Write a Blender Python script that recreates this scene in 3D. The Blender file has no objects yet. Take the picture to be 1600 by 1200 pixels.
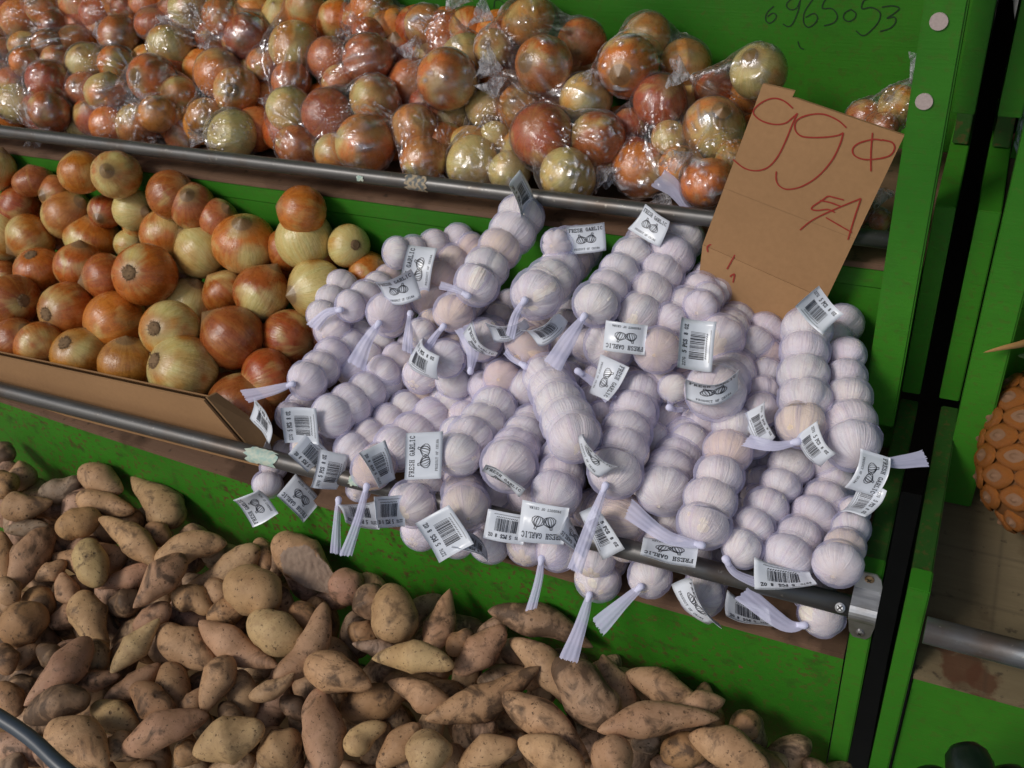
import bpy, bmesh, math, random
from mathutils import Vector, Matrix, Quaternion, noise
from mathutils.bvhtree import BVHTree
R = random.Random(7)
S = bpy.context.scene
COL = S.collection

# ------------------------------------------------------------------ camera
FPX = 1585.0
def nrm(v): return Vector(v).normalized()
XC = nrm((3853, -770, FPX))                       # world X (along the stand) in camera axes
def zaxis(pitch):
    c = math.sin(math.radians(pitch)); x, y, z = XC
    A = 1 + (y/x)**2; B = 2*(y*z*c)/(x*x); D = (z*c/x)**2 + c*c - 1
    b = (-B + math.sqrt(B*B - 4*A*D))/(2*A)
    return Vector((-(y*b + z*c)/x, b, c))
ZC = zaxis(38.0)
YC = ZC.cross(XC)
M = Matrix((XC, YC, ZC)).transposed()             # world -> camera
MT = M.transposed()
P0 = Vector(((1392-800)/FPX*1.05, -(940-600)/FPX*1.05, -1.05))
CAM = -(MT @ P0)
def ray(px, py): return MT @ Vector(((px-800)/FPX, -(py-600)/FPX, -1.0))
def at(px, py, d): return CAM + ray(px, py)*d
def depth(p): return -(M @ (Vector(p) - CAM)).z
def proj(p):
    q = M @ (Vector(p) - CAM); return (800 + FPX*q.x/-q.z, 600 - FPX*q.y/-q.z)
def hit(px, py, p, n):
    d = ray(px, py); n = Vector(n); return CAM + d*((Vector(p)-CAM).dot(n)/d.dot(n))
def plane3(a, b, c):
    a, b, c = Vector(a), Vector(b), Vector(c); return a, (b-a).cross(c-a).normalized()
CR, CU, CF = MT @ Vector((1,0,0)), MT @ Vector((0,1,0)), MT @ Vector((0,0,-1))

cd = bpy.data.cameras.new('camera'); cam = bpy.data.objects.new('camera', cd); COL.objects.link(cam)
cam.matrix_world = Matrix.Translation(CAM) @ MT.to_4x4()
cd.sensor_width = 36; cd.lens = FPX/1600*36; cd.clip_start = 0.02; cd.clip_end = 500
cd.dof.use_dof = True; cd.dof.focus_distance = 1.12; cd.dof.aperture_fstop = 11
S.camera = cam
# ------------------------------------------------------------------ light
W = bpy.data.worlds.new('World'); S.world = W; W.use_nodes = True
wn = W.node_tree; bg = wn.nodes['Background']
sky = wn.nodes.new('ShaderNodeTexSky'); sky.sky_type = 'NISHITA'; sky.sun_disc = False
SUN_EL, SUN_AZ = math.radians(42), math.radians(212)    # azimuth clockwise from +Y
sky.sun_elevation = SUN_EL; sky.sun_rotation = SUN_AZ
sky.air_density = 1.3; sky.dust_density = 2.5; sky.ozone_density = 1.5
wn.links.new(sky.outputs[0], bg.inputs[0]); bg.inputs[1].default_value = 0.06
sl = bpy.data.lights.new('sun', 'SUN'); so = bpy.data.objects.new('sun', sl); COL.objects.link(so)
sl.energy = 1.2; sl.angle = math.radians(16); sl.color = (1.0, 0.96, 0.9)
sd = Vector((math.sin(SUN_AZ)*math.cos(SUN_EL), math.cos(SUN_AZ)*math.cos(SUN_EL), math.sin(SUN_EL)))
so.rotation_euler = sd.to_track_quat('Z', 'Y').to_euler(); so.location = sd*5
S.view_settings.view_transform = 'Standard'; S.view_settings.look = 'None'
S.view_settings.gamma = 1; S.view_settings.exposure = 0.42
S.cycles.transparent_max_bounces = 24; S.cycles.max_bounces = 8

# ------------------------------------------------------------------ helpers
def tag(o, label=None, cat=None, group=None, kind=None):
    if label: o['label'] = label
    if cat: o['category'] = cat
    if group: o['group'] = group
    if kind: o['kind'] = kind
    return o
def link(o, parent=None):
    COL.objects.link(o)
    if parent:
        o.parent = parent; o.matrix_parent_inverse = WM[parent].inverted() if parent in WM else Matrix()
    return o
WM = {}
def empty(name, loc, label, cat, group=None):
    o = bpy.data.objects.new(name, None); COL.objects.link(o); o.location = loc; o.empty_display_size = .02
    WM[o] = Matrix.Translation(loc); return tag(o, label, cat, group)
def mesh(name, vs, fs, mats, smooth=False, fm=None):
    me = bpy.data.meshes.new(name); me.from_pydata([tuple(v) for v in vs], [], fs)
    for m in (mats if isinstance(mats, (list, tuple)) else [mats]): me.materials.append(m)
    if smooth: me.polygons.foreach_set('use_smooth', [True]*len(me.polygons))
    if fm: me.polygons.foreach_set('material_index', fm)
    me.update(); return me
def put(name, me, parent=None, mw=None):
    o = bpy.data.objects.new(name, me); link(o, parent)
    mw = mw or Matrix(); o.matrix_basis = mw
    WM[o] = mw
    return o
class MB:
    def __init__(s): s.v = []; s.f = []; s.m = []
    def add(s, vs, fs, mi=0):
        k = len(s.v); s.v += [Vector(v) for v in vs]; s.f += [tuple(i+k for i in f) for f in fs]; s.m += [mi]*len(fs)
    def prism(s, poly, off, mi=0):
        n = len(poly); off = Vector(off); p = [Vector(v) for v in poly]
        s.add(p + [v+off for v in p], [tuple(range(n))[::-1], tuple(range(n, 2*n))] + [(i, (i+1) % n, n+(i+1) % n, n+i) for i in range(n)], mi)
    def box(s, a, b, mi=0):
        x0, y0, z0 = a; x1, y1, z1 = b
        s.prism([(x0,y0,z0),(x1,y0,z0),(x1,y1,z0),(x0,y1,z0)], (0,0,z1-z0), mi)
    def tube(s, pts, rs, n=10, mi=0, caps=True):
        pts = [Vector(p) for p in pts]; rs = rs if isinstance(rs, (list, tuple)) else [rs]*len(pts)
        k = len(s.v); u = None
        for i, p in enumerate(pts):
            t = (pts[min(i+1, len(pts)-1)] - pts[max(i-1, 0)]).normalized()
            if u is None: u = t.orthogonal().normalized()
            u = (u - t*u.dot(t)).normalized(); w = t.cross(u)
            for j in range(n):
                a = 2*math.pi*j/n; s.v.append(p + (u*math.cos(a) + w*math.sin(a))*rs[i])
        for i in range(len(pts)-1):
            for j in range(n):
                s.f.append((k+i*n+j, k+i*n+(j+1) % n, k+(i+1)*n+(j+1) % n, k+(i+1)*n+j)); s.m.append(mi)
        if caps:
            s.f.append(tuple(k+j for j in range(n))[::-1]); s.m.append(mi)
            e = k+(len(pts)-1)*n; s.f.append(tuple(e+j for j in range(n))); s.m.append(mi)
    def ribbon(s, pts, w, nrmv, mi=0):
        pts = [Vector(p) for p in pts]; nv = Vector(nrmv); k = len(s.v)
        for i, p in enumerate(pts):
            t = (pts[min(i+1, len(pts)-1)] - pts[max(i-1, 0)]).normalized(); d = t.cross(nv).normalized()
            ww = w[i] if isinstance(w, list) else w
            s.v += [p - d*ww/2, p + d*ww/2]
        for i in range(len(pts)-1):
            s.f.append((k+2*i, k+2*i+1, k+2*i+3, k+2*i+2)); s.m.append(mi)
    def build(s, name, mats, parent=None, smooth=False, bevel=0):
        me = mesh(name, s.v, s.f, mats, smooth, s.m)
        if bevel:
            bm = bmesh.new(); bm.from_mesh(me)
            bmesh.ops.recalc_face_normals(bm, faces=bm.faces)
            bmesh.ops.bevel(bm, geom=bm.edges[:], offset=bevel, segments=2, affect='EDGES'); bm.to_mesh(me); bm.free()
        return put(name, me, parent)
def catmull(P, k=6):
    P = [Vector(p) for p in P]
    if len(P) < 3:
        return [P[0].lerp(P[-1], i/k) for i in range(k+1)]
    out = []
    for i in range(len(P)-1):
        p0, p1, p2, p3 = P[max(i-1,0)], P[i], P[i+1], P[min(i+2,len(P)-1)]
        for j in range(k):
            t = j/k
            out.append(.5*((2*p1)+(p2-p0)*t+(2*p0-5*p1+4*p2-p3)*t*t+(3*p1-p0-3*p2+p3)*t**3))
    out.append(P[-1]); return out
# ------------------------------------------------------------------ materials
class NT:
    def __init__(s, name):
        s.mat = bpy.data.materials.new(name); s.mat.use_nodes = True; s.t = s.mat.node_tree; s.n = s.t.nodes
        s.b = s.n['Principled BSDF']; s.out = s.n['Material Output']
    def new(s, ty, **kw):
        o = s.n.new(ty)
        for k, v in kw.items(): setattr(o, k, v)
        return o
    def inp(s, node, key, v):
        i = node.inputs[key]
        if isinstance(v, bpy.types.NodeSocket): s.t.links.new(v, i)
        elif isinstance(v, (tuple, list)): i.default_value = (*v, 1) if len(v) == 3 and i.type == 'RGBA' else v
        else: i.default_value = v
    def coord(s, which='Object'): return s.new('ShaderNodeTexCoord').outputs[which]
    def mapping(s, v, scale=(1,1,1), loc=(0,0,0), rot=(0,0,0)):
        m = s.new('ShaderNodeMapping'); s.inp(m, 'Vector', v); s.inp(m, 'Scale', scale); s.inp(m, 'Location', loc); s.inp(m, 'Rotation', rot); return m.outputs[0]
    def noise(s, v, scale, detail=4, rough=.55, dist=0, w=None, fac=True):
        m = s.new('ShaderNodeTexNoise')
        if w is not None: m.noise_dimensions = '4D'; s.inp(m, 'W', w)
        s.inp(m, 'Vector', v); s.inp(m, 'Scale', scale); s.inp(m, 'Detail', detail); s.inp(m, 'Roughness', rough); s.inp(m, 'Distortion', dist)
        return m.outputs[0 if fac else 1]
    def ramp(s, f, stops, interp='LINEAR'):
        m = s.new('ShaderNodeValToRGB'); s.inp(m, 'Fac', f); e = m.color_ramp.elements; m.color_ramp.interpolation = interp
        while len(e) < len(stops): e.new(.5)
        for i, (p, c) in enumerate(stops):
            e[i].position = p; e[i].color = (*c, 1) if isinstance(c, (tuple, list)) else (c, c, c, 1)
        return m.outputs[0]
    def math(s, op, a, b=0.0, c=0.0, clamp=False):
        m = s.new('ShaderNodeMath', operation=op, use_clamp=clamp); s.inp(m, 0, a); s.inp(m, 1, b)
        if op in ('MULTIPLY_ADD', 'SMOOTH_MIN', 'WRAP'): s.inp(m, 2, c)
        return m.outputs[0]
    def mix(s, f, a, b, mode='MIX'):
        m = s.new('ShaderNodeMix', data_type='RGBA', blend_type=mode); s.inp(m, 'Factor', f)
        for i, v in ((6, a), (7, b)):
            if isinstance(v, bpy.types.NodeSocket): s.t.links.new(v, m.inputs[i])
            else: m.inputs[i].default_value = (*v[:3], 1)
        return m.outputs[2]
    def bump(s, h, strength=.3, dist=.002, normal=None):
        m = s.new('ShaderNodeBump'); s.inp(m, 'Height', h); s.inp(m, 'Strength', strength); s.inp(m, 'Distance', dist)
        if normal: s.inp(m, 'Normal', normal)
        s.t.links.new(m.outputs[0], s.b.inputs['Normal']); return m.outputs[0]
    def set(s, **kw):
        for k, v in kw.items(): s.inp(s.b, k.replace('_', ' '), v)
        return s.mat

def m_green(name, base, dirt=.5, seed=0, dark=(.035,.03,.012)):
    t = NT(name); c = t.coord(); c = t.mapping(c, loc=(seed, seed*.7, 0))
    n1 = t.noise(c, 3.2, 5); n2 = t.noise(c, 40, 6, .65); n3 = t.noise(t.mapping(c, (1, 1, 1)), 130, 3, .6)
    col = t.mix(t.ramp(n1, [(.3, 0), (.7, 1)]), tuple(b*.68 for b in base), (base[0]*1.6, base[1]*1.12, base[2]*1.3))
    brush = t.noise(t.mapping(c, (6, 6, 120)), 3, 3)
    col = t.mix(t.math('MULTIPLY', brush, .25), col, tuple(b*.62 for b in base))
    sp = t.ramp(n3, [(.55, 0), (.63, 1)]); area = t.ramp(n1, [(.35, .35), (.60, 1)])
    col = t.mix(t.math('MULTIPLY', t.math('MULTIPLY', sp, area), dirt), col, (.10,.055,.02))
    st = t.ramp(n2, [(.53, 0), (.68, 1)])
    fl = t.ramp(t.noise(c, 19, 6, .72, .3), [(.66, 0), (.675, 1)]); col = t.mix(t.math('MULTIPLY', fl, dirt), col, (.16,.07,.03))
    col = t.mix(t.math('MULTIPLY', t.math('MULTIPLY', st, area), dirt*.75), col, dark)
    t.bump(t.math('ADD', t.math('MULTIPLY', n2, .6), t.math('MULTIPLY', brush, .6)), .35, .0012)
    return t.set(Base_Color=col, Roughness=.5, Specular_IOR_Level=.35)
GB = (.030, .205, .011)
GREEN = m_green('green_paint', GB, .22)
GREEN_DIRTY = m_green('green_paint_grimy', (.032,.215,.011), 1.0, 3)
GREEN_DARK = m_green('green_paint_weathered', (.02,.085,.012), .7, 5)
def m_wood(name, a, b, stain=(.06,.03,.015), spill=False):
    t = NT(name); c = t.coord()
    g = t.noise(t.mapping(c, (2, 22, 22)), 6, 8, .7, .6); n = t.noise(c, 9, 5); n2 = t.noise(c, 70, 4)
    col = t.mix(g, a, b); col = t.mix(t.ramp(n, [(.52, 0), (.62, .8)]), col, stain)
    col = t.mix(t.ramp(n2, [(.62, 0), (.7, .7)]), col, (.03,.02,.012))
    if spill:      # an old rusty spill near the front edge, and the faint print of a wire grid
        for (cx, cy, rr_) in ((.083, .022, .026), (.105, .012, .020), (.066, .045, .016)):
            dn = t.new('ShaderNodeVectorMath', operation='DISTANCE'); t.inp(dn, 0, t.mapping(c, (1, 1, 0))); t.inp(dn, 1, (cx, cy, 0))
            m_ = t.ramp(t.math('ADD', t.math('MULTIPLY', dn.outputs['Value'], 1/rr_), t.math('MULTIPLY', t.noise(c, 55, 4), 1.1)), [(.0, 0), (1, 1)])
            m_ = t.math('SUBTRACT', 1.0, t.math('MULTIPLY', t.math('SUBTRACT', t.math('ADD', t.math('MULTIPLY', dn.outputs['Value'], 1/rr_), t.math('MULTIPLY', t.noise(c, 55, 4), 1.1)), 1.25), 5.0, clamp=True), clamp=True)
            col = t.mix(t.math('MULTIPLY', m_, .85), col, (.075,.026,.010))
        sp_ = t.new('ShaderNodeSeparateXYZ'); t.inp(sp_, 0, c)
        for k_ in (0, 1):
            ln_ = t.ramp(t.math('ABSOLUTE', t.math('SUBTRACT', t.math('FRACT', t.math('MULTIPLY', sp_.outputs[k_], 14.0)), .5)), [(.0, 1), (.05, 0)])
            col = t.mix(t.math('MULTIPLY', ln_, .30), col, (.035,.025,.015))
    t.bump(g, .4, .001); return t.set(Base_Color=col, Roughness=.7)
WOOD = m_wood('raw_floor_wood', (.20,.115,.07), (.12,.065,.04))
PLY = m_wood('worn_plywood', (.19,.145,.08), (.115,.085,.045), (.07,.04,.018), True)
BLACK = NT('wall_gap_shade').set(Base_Color=(.005,.003,.003), Roughness=.9)  # dark back wall, blackened further to paint in the gap's deep shade
def m_pipe(name, base, met=.75):
    t = NT(name); c = t.coord(); n = t.noise(t.mapping(c, (3, 30, 30)), 5, 6, .7); n2 = t.noise(c, 160, 3); n3 = t.noise(c, 14, 5)
    col = t.mix(n, tuple(x*.7 for x in base), tuple(x*1.35 for x in base)); col = t.mix(t.ramp(n3, [(.5, 0), (.7, .65)]), col, (.10,.06,.035))
    col = t.mix(t.ramp(n2, [(.66, 0), (.72, .6)]), col, (.3,.28,.25))
    t.bump(n2, .15, .0005); return t.set(Base_Color=col, Metallic=met, Roughness=t.ramp(n, [(.3, .32), (.7, .5)]))
PIPE = m_pipe('old_steel_pipe', (.12,.118,.118), .6); ZINC = m_pipe('zinc_plate', (.42,.43,.45), .9); PIPE2 = m_pipe('galvanised_pipe', (.13,.14,.155), .6)
def m_card(name, a=(.42,.235,.115)):
    t = NT(name); c = t.coord(); n = t.noise(c, 160, 3); n1 = t.noise(c, 8, 4); st = t.noise(t.mapping(c, (4, 4, 200)), 3, 2)
    col = t.mix(n, tuple(x*.88 for x in a), tuple(x*1.1 for x in a)); col = t.mix(t.ramp(n1, [(.35, 0), (.7, .35)]), col, tuple(x*.7 for x in a))
    t.bump(st, .15, .0006); return t.set(Base_Color=col, Roughness=.85, Specular_IOR_Level=.15)
CARD = m_card('cardboard', (.38,.215,.105)); CARD_D = m_card('cardboard_edge', (.27,.16,.08))
RED_INK = NT('red_marker').set(Base_Color=(.30,.022,.014), Roughness=.7)
PENCIL = NT('pencil').set(Base_Color=(.012,.035,.012), Roughness=.6)
PRINT = NT('black_print').set(Base_Color=(.02,.02,.03), Roughness=.5)
PAPER = NT('glossy_tag_paper')
_n = PAPER.noise(PAPER.coord(), 45, 3); PAPER.bump(_n, .25, .003)
PAPER = PAPER.set(Base_Color=(.72,.76,.84), Roughness=.28, Specular_IOR_Level=.5)
SCREW = NT('rusty_screw').set(Base_Color=(.28,.19,.10), Metallic=.7, Roughness=.45)
DARKSLOT = NT('screw_slot').set(Base_Color=(.02,.015,.01), Roughness=.8)

# onion: obj.color = skin colour, alpha = how much pale flesh shows
t = NT('onion_skin'); oi = t.new('ShaderNodeObjectInfo'); c = t.coord()
flat = t.new('ShaderNodeVectorMath', operation='MULTIPLY'); t.inp(flat, 0, c); t.inp(flat, 1, (1,1,0))
nn = t.new('ShaderNodeVectorMath', operation='NORMALIZE'); t.inp(nn, 0, flat.outputs[0])
zz = t.new('ShaderNodeVectorMath', operation='MULTIPLY'); t.inp(zz, 0, c); t.inp(zz, 1, (0,0,.12))
ad = t.new('ShaderNodeVectorMath', operation='ADD'); t.inp(ad, 0, nn.outputs[0]); t.inp(ad, 1, zz.outputs[0])
w = t.math('MULTIPLY', oi.outputs['Random'], 57.0)
fine = t.noise(ad.outputs[0], 22, 3, .6, 0, w); mid = t.noise(ad.outputs[0], 5, 3, .5, .3, w)
big = t.noise(c, .75, 2, .45, .5, w); blot = t.noise(c, 3.2, 5, .62, .4, w); spk = t.noise(c, 9, 4, .6, 0, w)
col = t.mix(t.ramp(blot, [(.3, 0), (.7, 1)]), t.mix(1, oi.outputs['Color'], (.72,.58,.50), 'MULTIPLY'), t.mix(1, oi.outputs['Color'], (1.22,1.15,1.0), 'MULTIPLY'))
col = t.mix(t.ramp(mid, [(.45, 0), (.78, .38)]), col, (.60,.30,.07))
col = t.mix(t.ramp(fine, [(.50, 0), (.66, .30)]), col, t.mix(1, oi.outputs['Color'], (.55,.42,.36), 'MULTIPLY'))
th = t.math('SUBTRACT', t.math('ADD', big, t.math('MULTIPLY', oi.outputs['Alpha'], .52)), .70)
pm = t.ramp(t.math('MULTIPLY', t.math('ADD', th, t.math('MULTIPLY', mid, .16)), 5.5, clamp=True), [(0, 0), (1, 1)])
pale = t.mix(t.ramp(fine, [(.40, 0), (.64, .85)]), (.66,.57,.25), (.48,.40,.12)); pale = t.mix(t.ramp(mid, [(.38, 0), (.7, .6)]), pale, (.64,.42,.13))
col = t.mix(pm, col, pale)
col = t.mix(t.ramp(spk, [(.68, 0), (.76, .5)]), col, (.14,.06,.025))
sx = t.new('ShaderNodeSeparateXYZ'); t.inp(sx, 0, c)
cap = t.ramp(t.math('ABSOLUTE', sx.outputs[2]), [(.80, 0), (.97, .6)])
col = t.mix(cap, col, (.36,.22,.09)); col = t.mix(t.ramp(sx.outputs[2], [(.0, 0), (.97, 0), (1.0, .8)]), col, (.20,.12,.06))
t.bump(t.math('ADD', t.math('MULTIPLY', fine, .5), t.math('MULTIPLY', blot, .6)), .16, .05)
t.set(Base_Color=col, Roughness=t.ramp(blot, [(.3, .22), (.7, .34)]), Specular_IOR_Level=.6, Coat_Weight=.15, Coat_Roughness=.2)
ONION = t.mat
ROOT = NT('root_fibres'); ROOT.set(Base_Color=ROOT.mix(ROOT.noise(ROOT.coord(), 6, 4), (.085,.045,.02), (.30,.19,.10)), Roughness=.95); ROOT = ROOT.mat

# garlic
t = NT('garlic_skin'); oi = t.new('ShaderNodeObjectInfo'); c = t.coord()
flat = t.new('ShaderNodeVectorMath', operation='MULTIPLY'); t.inp(flat, 0, c); t.inp(flat, 1, (1,1,0))
nn = t.new('ShaderNodeVectorMath', operation='NORMALIZE'); t.inp(nn, 0, flat.outputs[0])
zz = t.new('ShaderNodeVectorMath', operation='MULTIPLY'); t.inp(zz, 0, c); t.inp(zz, 1, (0,0,.07))
ad = t.new('ShaderNodeVectorMath', operation='ADD'); t.inp(ad, 0, nn.outputs[0]); t.inp(ad, 1, zz.outputs[0])
w = t.math('MULTIPLY', oi.outputs['Random'], 91.0)
fine = t.noise(ad.outputs[0], 16, 3, .55, 0, w); mid = t.noise(ad.outputs[0], 3, 3, .5, .3, w); blot = t.noise(c, 2.2, 5, .6, .5, w); crk = t.noise(ad.outputs[0], 6, 2, .5, .6, w)
col = t.mix(t.ramp(blot, [(.35, 0), (.75, .8)]), oi.outputs['Color'], t.mix(1, oi.outputs['Color'], (.99,.88,.78), 'MULTIPLY'))
col = t.mix(t.ramp(mid, [(.50, 0), (.72, .45)]), col, (.68,.52,.64))
col = t.mix(t.ramp(fine, [(.50, 0), (.62, .36)]), col, (.55,.42,.45))
col = t.mix(t.ramp(t.noise(c, 8, 4, .6, 0, w), [(.66, 0), (.74, .5)]), col, (.25,.16,.10))
sx = t.new('ShaderNodeSeparateXYZ'); t.inp(sx, 0, c)
col = t.mix(t.ramp(sx.outputs[2], [(0, 0), (1, 0)]), col, col)
col = t.mix(t.ramp(t.math('ABSOLUTE', sx.outputs[2]), [(.66, 0), (.85, .35)]), col, (.60,.47,.38))
t.bump(t.math('ADD', fine, t.math('MULTIPLY', blot, .8)), .3, .05)
t.set(Base_Color=col, Roughness=.55, Specular_IOR_Level=.35, Subsurface_Weight=.05, Subsurface_Radius=(.01,.006,.004))
GARLIC = t.mat
# fine lilac net stretched over the bulbs: denser where seen at a slant
def m_net(name, dens, graz, col):
    t = NT(name); lw = t.new('ShaderNodeLayerWeight'); t.inp(lw, 'Blend', .45)
    tr = t.new('ShaderNodeBsdfTransparent'); mx = t.new('ShaderNodeMixShader')
    n = t.noise(t.coord(), 60, 3)
    f = t.math('ADD', t.math('MULTIPLY', lw.outputs['Facing'], graz), t.math('MULTIPLY_ADD', n, .12, dens-.06), clamp=True)
    t.inp(mx, 0, f); t.t.links.new(tr.outputs[0], mx.inputs[1]); t.t.links.new(t.b.outputs[0], mx.inputs[2]); t.t.links.new(mx.outputs[0], t.out.inputs[0])
    t.set(Base_Color=col, Roughness=.6, Specular_IOR_Level=.2); return t.mat
NET = m_net('lilac_net', .16, .32, (.68,.68,.97)); NET_T = m_net('lilac_net_gathered', .62, .10, (.70,.70,.93)); KNOT = m_net('lilac_net_knot', .95, .1, (.74,.74,.95))
# clear plastic film: glossy, see-through, creases (vertex attribute) catch more light
t = NT('clear_film'); lw = t.new('ShaderNodeLayerWeight'); t.inp(lw, 'Blend', .30); c = t.coord()
at_ = t.new('ShaderNodeAttribute', attribute_name='crease')
n1 = t.noise(c, 60, 4, .6, 1.2); n2 = t.noise(c, 18, 2)
tr = t.new('ShaderNodeBsdfTransparent'); tr.inputs[0].default_value = (.97,.97,.98,1); mx = t.new('ShaderNodeMixShader'); mg = t.new('ShaderNodeMixShader')
gl = t.new('ShaderNodeBsdfGlossy'); t.inp(gl, 'Color', (.95,.95,1)); t.inp(gl, 'Roughness', .20)
f = t.math('ADD', t.math('MULTIPLY', lw.outputs['Fresnel'], .6), t.math('MULTIPLY_ADD', at_.outputs['Fac'], .66, t.math('MULTIPLY_ADD', n2, .08, .0)), clamp=True)
t.set(Base_Color=(.78,.76,.82), Roughness=.3, Specular_IOR_Level=.8)
bm_ = t.bump(t.math('ADD', t.math('MULTIPLY', n1, .6), at_.outputs['Fac']), .9, .004); t.t.links.new(bm_, gl.inputs['Normal'])
t.inp(mg, 0, t.math('MULTIPLY_ADD', at_.outputs['Fac'], .30, .30, clamp=True)); t.t.links.new(gl.outputs[0], mg.inputs[1]); t.t.links.new(t.b.outputs[0], mg.inputs[2])
t.inp(mx, 0, f); t.t.links.new(tr.outputs[0], mx.inputs[1]); t.t.links.new(mg.outputs[0], mx.inputs[2]); t.t.links.new(mx.outputs[0], t.out.inputs[0])
FILM = t.mat
t = NT('bunched_film'); lw = t.new('ShaderNodeLayerWeight'); c = t.coord(); n = t.noise(t.mapping(c, (70,70,30)), 2, 4, .6, .8)
tr = t.new('ShaderNodeBsdfTransparent'); mx = t.new('ShaderNodeMixShader')
f = t.math('ADD', .16, t.math('MULTIPLY', t.ramp(n, [(.42, 0), (.62, 1)]), .5), clamp=True)
t.inp(mx, 0, f); t.t.links.new(tr.outputs[0], mx.inputs[1]); t.t.links.new(t.b.outputs[0], mx.inputs[2]); t.t.links.new(mx.outputs[0], t.out.inputs[0])
t.bump(n, 1.0, .01); t.set(Base_Color=(.75,.75,.82), Roughness=.15, Specular_IOR_Level=1.0); FILM_B = t.mat

# sweet potato
t = NT('sweet_potato_skin'); oi = t.new('ShaderNodeObjectInfo'); c = t.coord(); w = t.math('MULTIPLY', oi.outputs['Random'], 73.0)
a = t.noise(c, 16, 5, .6, .4, w); b = t.noise(c, 55, 6, .7, .3, w); s = t.noise(c, 260, 4, .7, 0, w); g = t.noise(c, 28, 4, .6, 1.2, w)
col = t.mix(t.ramp(a, [(.3, 0), (.7, 1)]), t.mix(1, oi.outputs['Color'], (.76,.68,.62), 'MULTIPLY'), t.mix(1, oi.outputs['Color'], (1.2,1.2,1.18), 'MULTIPLY'))
col = t.mix(t.ramp(b, [(.46, 0), (.66, .55)]), col, (.26,.145,.07))
dirt = t.ramp(t.math('ADD', g, t.math('MULTIPLY', oi.outputs['Alpha'], .20)), [(.57, 0), (.70, .85)])
col = t.mix(dirt, col, (.075,.045,.028))
col = t.mix(t.ramp(s, [(.585, 0), (.65, .9)]), col, (.05,.028,.016))
vor = t.new('ShaderNodeTexVoronoi'); t.inp(vor, 'Vector', c); t.inp(vor, 'Scale', 60.0)
pit = t.ramp(vor.outputs['Distance'], [(.0, 1), (.09, .8), (.14, 0)])
gate = t.ramp(t.noise(c, 30, 2, .5, 0, w), [(.5, 0), (.56, 1)])
pit = t.math('MULTIPLY', pit, gate)
col = t.mix(t.math('MULTIPLY', pit, .8), col, (.05,.03,.018))
ge = t.new('ShaderNodeNewGeometry')
stk = t.noise(t.mapping(c, (30, 30, 160), rot=(.6,.9,.2)), 1.6, 5, .7, .6, w)
col = t.mix(t.math('MULTIPLY', t.ramp(stk, [(.60, 0), (.66, .7)]), t.ramp(a, [(.45, 0), (.6, 1)])), col, (.09,.05,.03))
t.bump(t.math('SUBTRACT', t.math('ADD', t.math('MULTIPLY', b, .8), t.math('MULTIPLY', a, 1.2)), t.math('MULTIPLY', pit, .6)), .55, .003)
t.set(Base_Color=col, Roughness=.62, Specular_IOR_Level=.3); SP = t.mat
SPFLESH = NT('cut_sweet_potato'); _c = SPFLESH.coord(); _g = SPFLESH.noise(SPFLESH.mapping(_c, (30,30,8)), 3, 5, .6, .8)
SPFLESH.bump(_g, .6, .003); SPFLESH.set(Base_Color=SPFLESH.mix(_g, (.40,.29,.21), (.22,.14,.10)), Roughness=.8); SPFLESH = SPFLESH.mat
# ------------------------------------------------------------------ setting
def sheet(name, x0, y0, x1, y1, z, mat):
    o = put(name, mesh(name, [(x0,y0,z),(x1,y0,z),(x1,y1,z),(x0,y1,z)], [(0,1,2,3)], mat)); return tag(o, kind='structure')
_t = NT('pavement_concrete'); _n = _t.noise(_t.coord(), 3, 8, .7); _t.bump(_n, .3, .004)
GRD = _t.set(Base_Color=_t.mix(_n, (.16,.15,.14), (.30,.29,.27)), Roughness=.9)
sheet('ground', -60, -60, 60, 60, -.78, GRD)
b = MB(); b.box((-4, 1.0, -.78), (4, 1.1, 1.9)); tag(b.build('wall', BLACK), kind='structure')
AWN = NT('faded_canvas').set(Base_Color=(.20,.17,.14), Roughness=.9)
b = MB(); b.prism([(-4, -.35, 1.62), (4, -.35, 1.62), (4, 1.0, 1.88), (-4, 1.0, 1.88)], (0, 0, .02)); tag(b.build('unseen_awning', AWN), kind='structure')  # awning out of view, added to block skylight from overhead

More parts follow.
